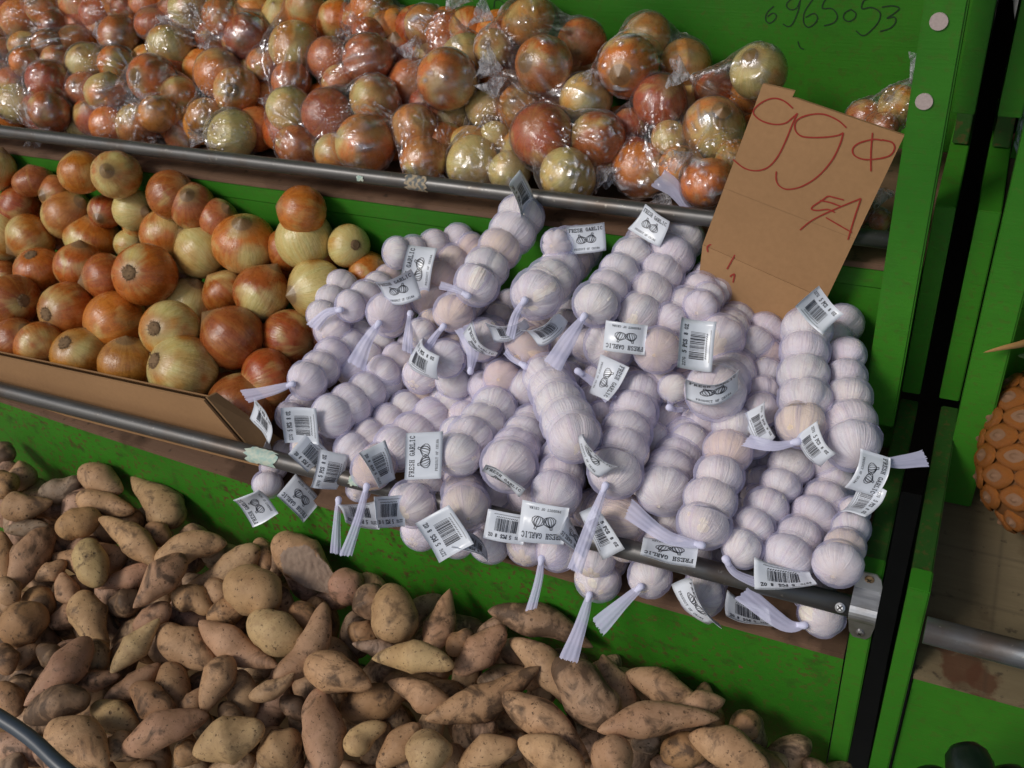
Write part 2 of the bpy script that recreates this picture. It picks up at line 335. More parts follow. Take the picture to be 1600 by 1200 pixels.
ZU2 = .205        # upper shelf top at its front edge
def ztop(x, y):   # the middle shelf rises a little towards the back and towards its far end
    return -.103 + .12*y + (.036*min(-x, 1.5)**2 if x < 0 else 0)
ZF = ztop(-.9, .01)
def zbox(b, x0, y0, x1, y1, dt, db, mi=0, bot=None):
    K = 24; vs = []; fs = []
    for i in range(K+1):
        x = x0+(x1-x0)*i/K
        for y in (y0, y1):
            z = ztop(x, y); vs += [(x, y, z+dt), (x, y, bot if bot is not None else z+db)]
    for i in range(K):
        a = 4*i; c = a+4
        fs += [(a, a+2, c+2, c), (a+1, c+1, c+3, a+3), (a, c, c+1, a+1), (a+2, a+3, c+3, c+2)]
    fs += [(0,1,3,2), (4*K, 4*K+2, 4*K+3, 4*K+1)]
    b.add(vs, fs, mi)
def build_stand(right):
    s = 1 if right else -1
    X0, X1 = (.036, 2.2) if right else (-2.4, -.036)
    st = empty('produce_stand', (s*1.1, .3, -.78),
               'green stand with an empty plywood shelf under a lone pineapple' if right else 'stepped green produce stand holding the onions, garlic and sweet potatoes', 'produce stand')
    FL = PLY if right else WOOD
    b = MB(); zbox(b, X0+.001, -.002, X1, .312, 0, -.008); b.build('shelf_floor', FL, st)
    b = MB(); zbox(b, X0+.002, .002, X1, .018, -.0285, 0, bot=-.46); b.build('lower_riser', GREEN if right else GREEN_DIRTY, st)
    b = MB(); zbox(b, X0+.002, .0, X1, .018, -.0085, -.028); b.build('riser_trim', GREEN if right else GREEN_DIRTY, st)
    b = MB(); b.box((X0+.001, .318, -.12), (X1, .332, ZU2-.0335)); b.build('upper_riser', GREEN, st, bevel=.0008)
    b = MB(); b.box((X0+.002, .316, ZU2-.033), (X1, .333, ZU2-.0085)); b.build('riser_trim', GREEN, st, bevel=.0012)
    b = MB(); b.box((X0+.002, .315, ZU2-.008), (X1, .70, ZU2)); b.build('shelf_floor', WOOD, st, bevel=.001)
    b = MB(); b.box((X0+.002, .62, ZU2+.0005), (X1, .635, 1.15)); b.build('back_panel', GREEN, st)
    b = MB(); b.box((X0+.001, -.52, -.47), (X1, .0, -.46)); b.build('tray_floor', WOOD, st)
    # side frame: narrow lower wall, its post, and the upright behind it
    a0, a1 = (.013, .034) if right else (-.034, -.012)
    b = MB(); b.box((a0, -.008, -.77), (a1, .022, .036)); b.build('front_post', GREEN, st, bevel=.0015)
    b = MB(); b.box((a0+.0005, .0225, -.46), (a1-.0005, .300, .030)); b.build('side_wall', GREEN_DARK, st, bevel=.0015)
    b = MB(); b.box((a0, -.5, -.47), (a1, -.009, -.36)); b.build('side_wall', GREEN, st, bevel=.0015)
    if right: xa, xb, zb = .032, .068, -.0695
    else:     xa, xb, zb = -.0715, -.0345, .032
    b = MB(); b.box((xa, .237, zb), (xb, .27, 1.2)); b.build('upright_post', GREEN, st, bevel=.002)
    # boards set back inside the gap
    c0, c1 = (.009, .0315) if right else (-.034, -.013)
    zc = [hit(1460, yy, (0,.30,0), (0,1,0)).z for yy in (622, 322)] + [hit(1500, 178, (0,.34,0), (0,1,0)).z]
    b = MB(); b.box((c0, .301, zc[0]), (c1, .60, zc[1])); b.build('side_board', GREEN, st, bevel=.001)
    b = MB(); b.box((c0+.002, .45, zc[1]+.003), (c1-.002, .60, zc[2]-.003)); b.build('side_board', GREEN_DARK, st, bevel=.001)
    b = MB(); b.box((c0, .34, zc[2]), (c1, .60, 1.2)); b.build('side_board', GREEN, st, bevel=.001)
    return st
LEFT = build_stand(False); RIGHT = build_stand(True)
WALLN = ((0, .62, 0), (0, 1, 0))
RP = .0114
def pipe(name, x0, x1, y, z, r, mat, st):
    b = MB(); b.tube([(x0 + (x1-x0)*i/12, y, z) for i in range(13)], r, 20); return b.build(name, mat, st, smooth=True)
YL, ZL = -.022, .003
YU, ZU = .305, .2442
pipe('rail', -2.4, -.030, YL, ZL, RP, PIPE, LEFT)
pipe('rail', -2.4, -.074, YU, ZU, .0102, PIPE, LEFT)
pipe('rail', .036, 2.2, YL-.004, ZL-.002, .0138, PIPE2, RIGHT)
# bottom tube in the near left corner
b = MB(); A, B_ = at(-260, 985, 1.14), at(170, 1262, 1.02)
b.tube(catmull([A, at(0, 1121, 1.075), at(96, 1198, 1.04), B_]), .0080, 14)
tag(b.build('tube', NT('blue_grey_hose').set(Base_Color=(.05,.065,.085), Roughness=.4), smooth=True), 'blue grey tube edging the sweet potato tray at its near corner', 'tube')
# clamp with screws
cl = MB(); prof = []
for z in (.046, .040, .030, .022): prof.append((-.0095, z))
for i in range(11):
    a = math.radians(75 - 15*i); prof.append((YL - (RP+.0015)*math.cos(a)*1.0, ZL + (RP+.0012)*math.sin(a)))
for z in (-.016, -.034, -.050, -.057): prof.append((-.0095, z))
prof = [(min(y, -.0095), z) for y, z in prof]
n = len(prof); xa, xb = -.0372, -.0105; vs = []; fs = []
for k, (y, z) in enumerate(prof):
    sh = 0
    e = min(k, n-1-k); sh = {0: .007, 1: .0022}.get(e, 0)
    for yy in (y, y-.0016): vs += [(xa+sh, yy, z), (xb-sh, yy, z)]
for k in range(n-1):
    a = 4*k; c = 4*(k+1)
    fs += [(a, c, c+1, a+1), (a+2, a+3, c+3, c+2), (a, a+2, c+2, c), (a+1, c+1, c+3, a+3)]
fs += [(0,1,3,2), (4*n-4, 4*n-2, 4*n-1, 4*n-3)]
BR = put('rail_clamp', mesh('rail_clamp', vs, fs, ZINC), LEFT)
def screw(x, y, z, r, par, nv=(0,-1,0), m=SCREW):
    b = MB(); p = Vector((x,y,z)); nv = Vector(nv).normalized()
    b.tube([p, p+nv*.0012, p+nv*.0022], [r, r, r*.55], 14)
    u = nv.orthogonal().normalized(); w = nv.cross(u); q = p+nv*.0024
    for d, e in ((u, w), (w, u)): b.add([q+d*r*.6+e*r*.12, q-d*r*.6+e*r*.12, q-d*r*.6-e*r*.12, q+d*r*.6-e*r*.12], [(0,1,2,3)], 1)
    return b.build('screw', [m, DARKSLOT], par)
screw(-.0238, -.0112, .038, .0048, BR); screw(-.0238, -.0112, -.048, .0048, BR, m=ZINC)
screw(-.046, YL-.012, ZL+.008, .0052, LEFT, (-.1,-.75,.6), ZINC)
# remnants of tape and paint on the rails
def scrap(px, py, w, y, z, r, mat, a0, a1, seed, name='tape_scrap', par=LEFT):
    h = hit(px, py, (0, y, 0), (0, 1, 0)); rr = random.Random(seed); vs = []; fs = []; N, K = 9, 8
    for i in range(N+1):
        for k in range(K+1):
            a = math.radians(a0 + (a1-a0)*k/K + (rr.uniform(-8, 8) if k in (0, K) else 0))
            x = h.x + w*(i/N-.5) + (rr.uniform(-.12,.12)*w if i in (0, N) else 0)
            q = r+.0007+rr.uniform(0,.0008); vs.append((x, y-q*math.cos(a), z+q*math.sin(a)))
    for i in range(N):
        for k in range(K): fs.append((i*(K+1)+k, i*(K+1)+k+1, (i+1)*(K+1)+k+1, (i+1)*(K+1)+k))
    put(name, mesh(name, vs, fs, mat, True), par)
_t = NT('old_tape'); _n = _t.noise(_t.coord(), 120, 5)
TAPE = _t.set(Base_Color=_t.mix(_t.ramp(_n, [(.42, 0), (.58, 1)]), (.55,.60,.50), (.35,.50,.45)), Roughness=.7)
_t = NT('peeling_tape'); _n = _t.noise(_t.coord(), 150, 5)
TAPE2 = _t.set(Base_Color=_t.mix(_t.ramp(_n, [(.45, 0), (.55, 1)]), (.13,.14,.14), (.40,.32,.22)), Roughness=.7)
scrap(420, 728, .045, YL, ZL, RP, TAPE, -10, 95, 1); scrap(562, 757, .014, YL, ZL, RP, TAPE, 10, 80, 2)
scrap(657, 293, .032, YU, ZU, .0102, TAPE2, -50, 80, 3); scrap(572, 290, .010, YU, ZU, .0102, TAPE, -10, 30, 4)
# felt discs on the upright
_t = NT('felt_sticker'); _n = _t.noise(_t.coord(), 400, 3); FELT = _t.set(Base_Color=_t.mix(_n, (.55,.46,.44), (.33,.26,.25)), Roughness=.95)
for px, py in ((1467, 33), (1444, 158)):
    h = hit(px, py, (0, .2368, 0), (0,1,0)); b = MB(); b.tube([h, h+Vector((0,-.0018,0))], .0080, 28); b.build('felt_disc', FELT, LEFT)
# strokes of writing
def strokes(name, lists, off, w, plane, mat, par, eps, sc=3.2, closed=False, jit=.12):
    p, nv = plane; nv = Vector(nv).normalized()
    if nv.dot(CAM-Vector(p)) < 0: nv = -nv
    b = MB(); rr = random.Random(5)
    for j, L in enumerate(lists):
        P = catmull([hit(off[0]+x/sc, off[1]+y/sc, p, nv) for x, y in L], 6)
        b.ribbon([q + nv*(eps+j*.00004) for q in P], [w*(1+rr.uniform(-jit, jit)) for _ in P], nv)
    return b.build(name, mat, par)
strokes('pencil_number', [
 [(350,30),(318,60),(308,95),(325,115),(350,102),(362,78),(345,65),(318,82)],
 [(486,-10),(462,40),(430,47),(412,25),(430,0),(470,-20)], [(482,-5),(472,50),(445,115),(420,132),(395,118)],
 [(545,-5),(505,55),(498,108),(520,135),(553,118),(568,88),(550,66),(508,86)],
 [(650,-12),(610,-5),(592,40),(640,42),(667,78),(650,112),(600,128)],
 [(738,45),(706,62),(698,90),(722,106),(752,92),(760,66),(738,48)],
 [(840,-10),(800,2),(790,42),(838,36),(880,62),(870,112),(820,165),(790,176),(760,152)],
 [(890,35),(940,28),(977,40),(948,68),(915,90),(952,84),(958,110),(930,140),(880,156)],
 [(470,205),(480,235),(500,245)]], (1100, 0), .0016, WALLN, PENCIL, LEFT, .0006)
strokes('pencil_mark', [[(1190,40),(1195,5),(1215,0),(1250,20)]], (400, 0), .0014, WALLN, PENCIL, LEFT, .0006)

# ------------------------------------------------------------------ cardboard price sign
SP1 = ((0, YU-RP-.008, ZU), Vector((0, 1, -.05)))        # leans against the rail
fold = [hit(1098, 382, *SP1), hit(1291, 468, *SP1)]
quad = [hit(1192, 131, *SP1), hit(1242, 143, *SP1), hit(1238, 152, *SP1), hit(1413, 212, *SP1), fold[1], fold[0]]
sg = empty('price_sign', fold[0], 'brown cardboard price sign with red handwriting leaning over the upper rail', 'price sign')
nv = Vector(SP1[1]).normalized()
b = MB(); b.prism(quad, nv*.004); b.build('upper_panel', CARD, sg)
fe = (fold[1]-fold[0]).normalized()
lowdir = Vector((0, -.38, -1)); low = [fold[0], fold[1], fold[1]+lowdir.normalized()*.05-fe*.03, fold[0]+lowdir.normalized()*.19+fe*.10, fold[0]+lowdir.normalized()*.19]
low = [p - nv*.0006 for p in low]
b = MB(); ln = (low[1]-low[0]).cross(low[4]-low[0]).normalized(); ln = ln if ln.y > 0 else -ln
b.prism(low, ln*.004); b.build('lower_flap', CARD, sg)
b = MB(); N = 110; vs = []
for i in range(N):
    p = quad[2].lerp(quad[3], i/(N-1)); y = nv*(.0003 if i % 2 else .0037) + CU*.0002; vs += [p+y, p+y-Vector((0,0,.004))]
b.add(vs, [(2*i, 2*i+1, 2*i+3, 2*i+2) for i in range(N-1)]); b.build('fluting', CARD_D, sg)
b = MB(); q = [quad[0].lerp(quad[5], .62)-nv*.0004, quad[3].lerp(quad[4], .60)-nv*.0004]; b.ribbon(q, .0004, nv); b.build('crease', CARD_D, sg)
strokes('red_price', [
 [(445,540),(400,503),(350,490),(300,505),(255,540),(250,570),(290,603),(350,620),(405,615),(440,590),(468,565)],
 [(468,565),(440,625),(410,700),(370,780),(320,835),(260,852),(200,838),(145,795)],
 [(712,637),(670,600),(600,570),(530,572),(475,592),(455,620),(460,655),(490,680),(550,686),(620,683),(670,675),(697,662)],
 [(697,662),(680,720),(640,800),(570,880),(490,930),(420,945),(380,930),(362,900),(362,855)],
 [(890,700),(848,695),(780,712),(745,740),(752,775),(800,795),(870,792),(930,775),(953,740),(940,710),(890,697)],
 [(843,662),(835,760),(835,855)],
 [(700,998),(650,985),(620,980),(590,1000),(545,1030),(540,1045),(570,1050),(620,1045),(655,1060)],
 [(580,1000),(630,1010),(685,1030)],
 [(480,1148),(540,1100),(640,1050),(785,990)], [(785,990),(755,1080),(720,1196)], [(610,1085),(670,1120),(740,1160)]],
 (1100, 0), .0016, SP1, RED_INK, sg, .0008)
SP2 = (low[0], ln)
strokes('red_scribble', [[(1300,540),(1298,512),(1330,500),(1400,515)], [(1448,530),(1420,580),(1395,625)], [(1410,662),(1432,650),(1425,692)]], (700,225), .0017, SP2, RED_INK, sg, .0010)

# ------------------------------------------------------------------ cardboard box holding the loose onions
bx = empty('cardboard_box', (-.9, .01, ZF), 'low cut cardboard box front holding back the loose onions', 'box')
YB = .006
pb = ((0, YB, 0), (0, 1, 0))
z0 = ztop(-1.15,0)+.003
tl, tr_, br_ = hit(-250, 504, *pb), hit(318, 626, *pb), hit(396, 699, *pb)
front = [Vector((tl.x-.8, YB, tl.z)), tl, tr_, Vector((br_.x, YB, z0)), Vector((tl.x-.8, YB, z0))]
b = MB(); b.prism(front, (0, .0035, 0)); b.build('front_panel', CARD, bx)
b = MB(); b.prism([p+Vector((0,.009,-.001)) for p in front], (0, .0035, 0)); b.build('front_panel', CARD, bx)
# corrugated fluting between the liners, seen along the cut top edge
b = MB(); P = []; L = (tr_-tl).length; N = int(L/.0016); 
for i in range(N):
    p = tl.lerp(tr_, i/N); y = .0036 + (.0052 if i % 2 else .0002); P.append(p + Vector((0, y, .0004)))
vs = []; 
for p in P: vs += [p, p-Vector((0,0,.010))]
b.add(vs, [(2*i, 2*i+1, 2*i+3, 2*i+2) for i in range(len(P)-1)]); b.build('fluting', CARD_D, bx)
b = MB(); e = Vector((.012, .045, .0))
b.prism([tr_+Vector((.001,.004,.003)), Vector((br_.x+.004, YB+.004, z0)), Vector((br_.x+.004, YB+.004, z0))+e, tr_+Vector((.004,.02,.0))], (.0035, 0, 0)); b.build('side_flap', CARD_D, bx)
b = MB(); b.box((tl.x-.8, YB+.0135, z0-.001), (br_.x, .05, z0+.002)); b.build('bottom_panel', CARD, bx)

# ------------------------------------------------------------------ right stand things
# pineapple
pc = at(1652, 706, 1.14); pr = .079; ph = .100
pn = empty('pineapple', pc, 'ripe orange pineapple half out of frame on the plywood shelf', 'pineapple')
_t = NT('pineapple_rind'); _c = _t.coord(); _n = _t.noise(_c, 60, 5, .65); _m = _t.noise(_c, 18, 3)
_t.bump(_n, .6, .003); RIND = _t.set(Base_Color=_t.mix(_t.ramp(_m, [(.35, 0), (.65, 1)]), _t.mix(_n, (.44,.14,.010), (.17,.03,.005)), _t.mix(_n, (.32,.17,.03), (.20,.03,.006))), Roughness=.5)
_t = NT('pineapple_eye_tip'); _n = _t.noise(_t.coord(), 90, 4); EYE = _t.set(Base_Color=_t.mix(_n, (.30,.18,.10), (.10,.03,.012)), Roughness=.8)
GROOVE = NT('pineapple_groove').set(Base_Color=(.13,.05,.012), Roughness=.7)
ax = (CU*.95 + CR*.22 + CF*.1).normalized(); pq = ax.to_track_quat('Z', 'Y').to_matrix().to_4x4()
def prad(z): return pr*(max(0, 1-abs(z)**2.6))**.5
vs = []; fs = []; N, K = 32, 20
for i in range(K+1):
    z = -math.cos(math.pi*i/K)
    for j in range(N): a = 2*math.pi*j/N; r = prad(z)*.95; vs.append((r*math.cos(a), r*math.sin(a), z*ph))
for i in range(K):
    for j in range(N): fs.append((i*N+j, i*N+(j+1) % N, (i+1)*N+(j+1) % N, (i+1)*N+j))
put('rind', mesh('rind', vs, fs, GROOVE, True), pn, Matrix.Translation(pc) @ pq)
rings = [(1.0, -.22), (.93, .04), (.76, .22), (.48, .30), (.30, .22), (.16, .50), (.0, .62)]
vs = []; fs = []; n = 12
for q, h in rings:
    for j in range(n):
        a = 2*math.pi*j/n; k = 1/max(abs(math.cos(a))**1.5+abs(math.sin(a))**1.5, .1)**(1/1.5)
        vs.append((q*k*math.cos(a), q*k*math.sin(a)*1.1, h))
for i in range(len(rings)-1):
    for j in range(n): fs.append((i*n+j, i*n+(j+1) % n, (i+1)*n+(j+1) % n, (i+1)*n+j))
fs.append(tuple((len(rings)-1)*n+j for j in range(n)))
eye = mesh('eye', vs, fs, [RIND, EYE], True, [0]*(3*n)+[1]*(len(fs)-3*n))
rows = 9
for i in range(rows):
    z = -0.88 + 1.76*i/(rows-1); r = prad(z)
    cnt = 10
    for j in range(cnt):
        a = 2*math.pi*(j + .5*(i % 2))/cnt
        p = Vector((r*math.cos(a), r*math.sin(a), z*ph)); nn_ = Vector((math.cos(a), math.sin(a), 1.15*z*abs(z))).normalized()
        sz = .5*2*math.pi*r/cnt*1.04 + .001
        X = Vector((-math.sin(a), math.cos(a), 0)); Y = nn_.cross(X)
        m = Matrix((X*sz, Y*.0142, nn_*.011)).transposed().to_4x4(); m.translation = p
        put('eye', eye, pn, Matrix.Translation(pc) @ pq @ m)
LEAF = NT('dry_pineapple_leaf').set(Base_Color=(.42,.23,.08), Roughness=.6); LEAFG = NT('green_pineapple_leaf').set(Base_Color=(.09,.16,.06), Roughness=.5)
top = pc + ax*ph*.97
def leaf(P, w, m):
    P = catmull(P, 5); vs = []; fs = []
    for i, p in enumerate(P):
        f = i/(len(P)-1); ww = w*(1-f)**.7; t_ = (P[min(i+1,len(P)-1)]-P[max(i-1,0)]).normalized(); s_ = t_.cross(CF).normalized()
        vs += [p-s_*ww, p+CF*ww*.5, p+s_*ww, p+CF*ww*.62]
    for i in range(len(P)-1):
        a = 4*i; fs += [(a,a+1,a+5,a+4),(a+1,a+2,a+6,a+5),(a+2,a+3,a+7,a+6),(a+3,a,a+4,a+7)]
    put('leaf', mesh('leaf', vs, fs, m, True), pn)
_ld = depth(hit(1560, 545, (0,.237,0), (0,1,0))) - .012
leaf([top, at(1630, 536, _ld+.02), at(1585, 540, _ld), at(1536, 551, _ld)], .007, LEAF)
for k, (x, y) in enumerate([(1640,470),(1700,440),(1600,500),(1590,556),(1760,500),(1680,480)]): leaf([top, at((x+1660)/2, (y+600)/2-20, 1.12), at(x, y, 1.10+.02*(k % 3))], .010, LEAFG)
# dark cucumbers low in the right stand
_t = NT('cucumber_skin'); _n = _t.noise(_t.coord(), 50, 4); CUC = _t.set(Base_Color=_t.mix(_n, (.003,.009,.005), (.007,.016,.009)), Roughness=.32)
_t.bump(_n, .3, .002)
for (xa, ya, xb, yb, w, d, lb) in [(1445,1190,1475,1275,38,1.02,'leftmost dark cucumber in the bottom right corner, partly out of frame'), (1505,1150,1535,1255,36,.98,'middle dark cucumber standing highest in the bottom right corner'), (1570,1185,1600,1290,38,1.0,'rightmost dark cucumber at the photo corner below the plywood shelf')]:
    A, B_ = at(xa, ya+12, d), at(xb, yb+12, d-.04); r = w/FPX*d
    b = MB(); b.tube([A.lerp(B_, f) for f in (0,.04,.15,.35,.6,.85,.97,1)], [r*q for q in (.25,.6,.88,1,1,.92,.6,.2)], 18)
    tag(b.build('cucumber', CUC, smooth=True), lb, 'cucumber', 'cucumbers in the bottom right corner')
# white cup corner hanging in at top right, clear wrap at right edge
_w = NT('white_plastic').set(Base_Color=(.78,.78,.80), Roughness=.35)
A = at(1622, 38, 1.30); b = MB(); b.tube([A+CU*q for q in (0,.003,.02,.07)], [.020,.0265,.028,.031], 24)
tag(b.build('plastic_cup', _w, smooth=True), 'white plastic cup cut off by the top right corner', 'cup')
vs = []; fs = []; rr = random.Random(3); P = [(1583,78,6),(1592,100,7),(1606,125,9),(1604,180,10),(1596,225,12),(1604,262,10),(1618,300,14)]
for i, (x, y, w) in enumerate(P):
    for k in range(5): vs.append(at(x+w*(k/4-.5)*2, y+rr.uniform(-3,3), 1.22+.008*math.sin(k*2.1+i)))
for i in range(len(P)-1):
    for k in range(4): fs.append((i*5+k, i*5+k+1, (i+1)*5+k+1, (i+1)*5+k))
o = put('plastic_wrap', mesh('plastic_wrap', vs, fs, FILM_B, True)); tag(o, 'crumpled strip of clear plastic hanging at the right edge', 'plastic wrap')
# ================================================================== ONIONS
def onion_mesh(name, seed, h, neck, lob):
    rr = random.Random(seed); N, K = 28, 20; vs = []; fs = []
    ph = [rr.uniform(0, 6.28) for _ in range(4)]
    prof = []
    for i in range(K+1):
        a = math.pi*i/K; z = -math.cos(a); r = math.sin(a)**.92
        prof.append((r, z*h))
    # neck at +z: pull the last rings into a short tip; root at -z: a slight dimple
    for i, (r, z) in enumerate(prof):
        a = math.pi*i/K
        if a > math.pi*.80:
            f = (a-math.pi*.80)/(math.pi*.20); z = z + neck*f**2.2; r = max(r, (.085 - .035*f) if i < K else 0)
        if a < math.pi*.10: z = z + .035*(1-a/(math.pi*.10))
        for j in range(N):
            t_ = 2*math.pi*j/N
            q = 1 + lob*math.cos(2*t_+ph[0]) + lob*.6*math.cos(3*t_+ph[1]+z) + .006*math.cos(9*t_+ph[2])
            tilt = .05*z*z*math.cos(t_+ph[3])
            vs.append((r*q*math.cos(t_)+tilt*.3, r*q*math.sin(t_), z))
    for i in range(K):
        for j in range(N): fs.append((i*N+j, i*N+(j+1) % N, (i+1)*N+(j+1) % N, (i+1)*N+j))
    return mesh(name, vs, fs, ONION, True)
ONM = [onion_mesh('onion_a', 1, .93, .10, .012), onion_mesh('onion_b', 2, .86, .16, .02), onion_mesh('onion_c', 3, 1.0, .20, .014), onion_mesh('onion_d', 4, .80, .08, .02), onion_mesh('onion_e', 5, .95, .26, .018)]
def root_mesh(seed):
    rr = random.Random(seed); b = MB()
    vs = [(0,0,-.97)]; n = 14
    for q, z in ((.12,-1.0),(.20,-.985),(.25,-.90)):
        for j in range(n):
            a = 2*math.pi*j/n; k = q*rr.uniform(.9,1.12); vs.append((k*math.cos(a), k*math.sin(a), z+rr.uniform(-.008,.008)))
    fs = [(0, 1+(j+1) % n, 1+j) for j in range(n)]
    for i in range(2):
        for j in range(n): fs.append((1+i*n+j, 1+i*n+(j+1) % n, 1+(i+1)*n+(j+1) % n, 1+(i+1)*n+j))
    b.add(vs, fs)
    for _ in range(70):
        a = rr.uniform(0, 6.28); q = .21*rr.random()**.5; d = Vector((math.cos(a)*rr.uniform(.3,1.1), math.sin(a)*rr.uniform(.3,1.1), -rr.uniform(.15,.7))).normalized()
        p = Vector((q*math.cos(a), q*math.sin(a), -.96)); l = rr.uniform(.05,.15); m_ = p+d*l*.6; e = p+d*l+Vector((rr.uniform(-.03,.03), rr.uniform(-.03,.03), .02))
        b.tube([p, m_, e], [.010, .008, .003], 4, caps=False)
    return mesh('root_tuft', b.v, b.f, ROOT, True)
RTM = [root_mesh(s) for s in (1, 2, 3)]
SKIN = {'O': (.64,.215,.034), 'C': (.55,.160,.028), 'R': (.42,.090,.022), 'B': (.46,.135,.035), 'Y': (.64,.29,.050), 'P': (.68,.40,.11), 'K': (.54,.18,.060), 'T': (.62,.26,.060)}
PAL = {'O': .24, 'C': .14, 'R': .06, 'B': .06, 'Y': .46, 'P': .66, 'K': .14, 'T': .30}
def onion_obj(p, r, kind, pole, parent=None, stretch=1.0, name='onion', mi=None, root=False):
    lift = 1.25 if parent else 1.0
    v = R.choice(ONM) if mi is None else ONM[mi]
    w = (-pole).to_track_quat('Z', 'Y') @ Quaternion((0,0,1), R.uniform(0, 6.28))
    m = Matrix.Translation(p) @ w.to_matrix().to_4x4() @ Matrix.Diagonal((r, r, r*stretch, 1))
    o = put(name, v, parent, m)
    c = SKIN[kind]; k = R.uniform(.66, .92)*lift; o.color = (c[0]*k, c[1]*k*R.uniform(.93,1.07), c[2]*k*R.uniform(.85,1.15), max(0, min(1, PAL[kind] + R.uniform(-.12,.12))))
    if root:
        h = min(z for x, y, z in [tuple(q.co) for q in v.vertices])
        q = put('root_tuft', R.choice(RTM), o, m @ Matrix.Translation((0,0,0.97+h-.03)) @ Matrix.Diagonal((1,1,1,1)))
    return o
# depth relaxation: things keep their place on the heap, sliding in or out until they stop cutting into each other
def relax(items, it=70, lim=.035, tol=.93, k=.35, fixed=()):
    n = len(items)
    for I in items: I['s'] = 0.0; I['dir'] = (I['c'][0]-CAM).normalized()
    for _ in range(it):
        for i in range(n):
            A = items[i]
            for j in range(i+1, n):
                B = items[j]; best = 0
                if (A['c'][0]-B['c'][0]).length > A.get('R', .08)+B.get('R', .08): continue
                for a, ra in zip(A['c'], A['r']):
                    a = a + A['dir']*A['s']
                    for b_, rb in zip(B['c'], B['r']):
                        q = (ra+rb)*tol - (a-(b_+B['dir']*B['s'])).length
                        if q > best: best = q
                if best > 0:
                    da = A['d0']+A['s']; db = B['d0']+B['s']
                    f = 1 if da > db else -1
                    A['s'] += f*best*k; B['s'] -= f*best*k
        for I in items: I['s'] = max(-lim, min(lim, I['s']*.985))
def placed(I): return [c + I['dir']*I['s'] for c in I['c']]
def pole_from(u, v, sg=1):
    w = max(0, 1-u*u-v*v)**.5
    return (CR*u - CU*v - CF*w*sg).normalized()
HEAPO = plane3((-1, .05, .008), (0, .05, .008), (-1, .29, .112))
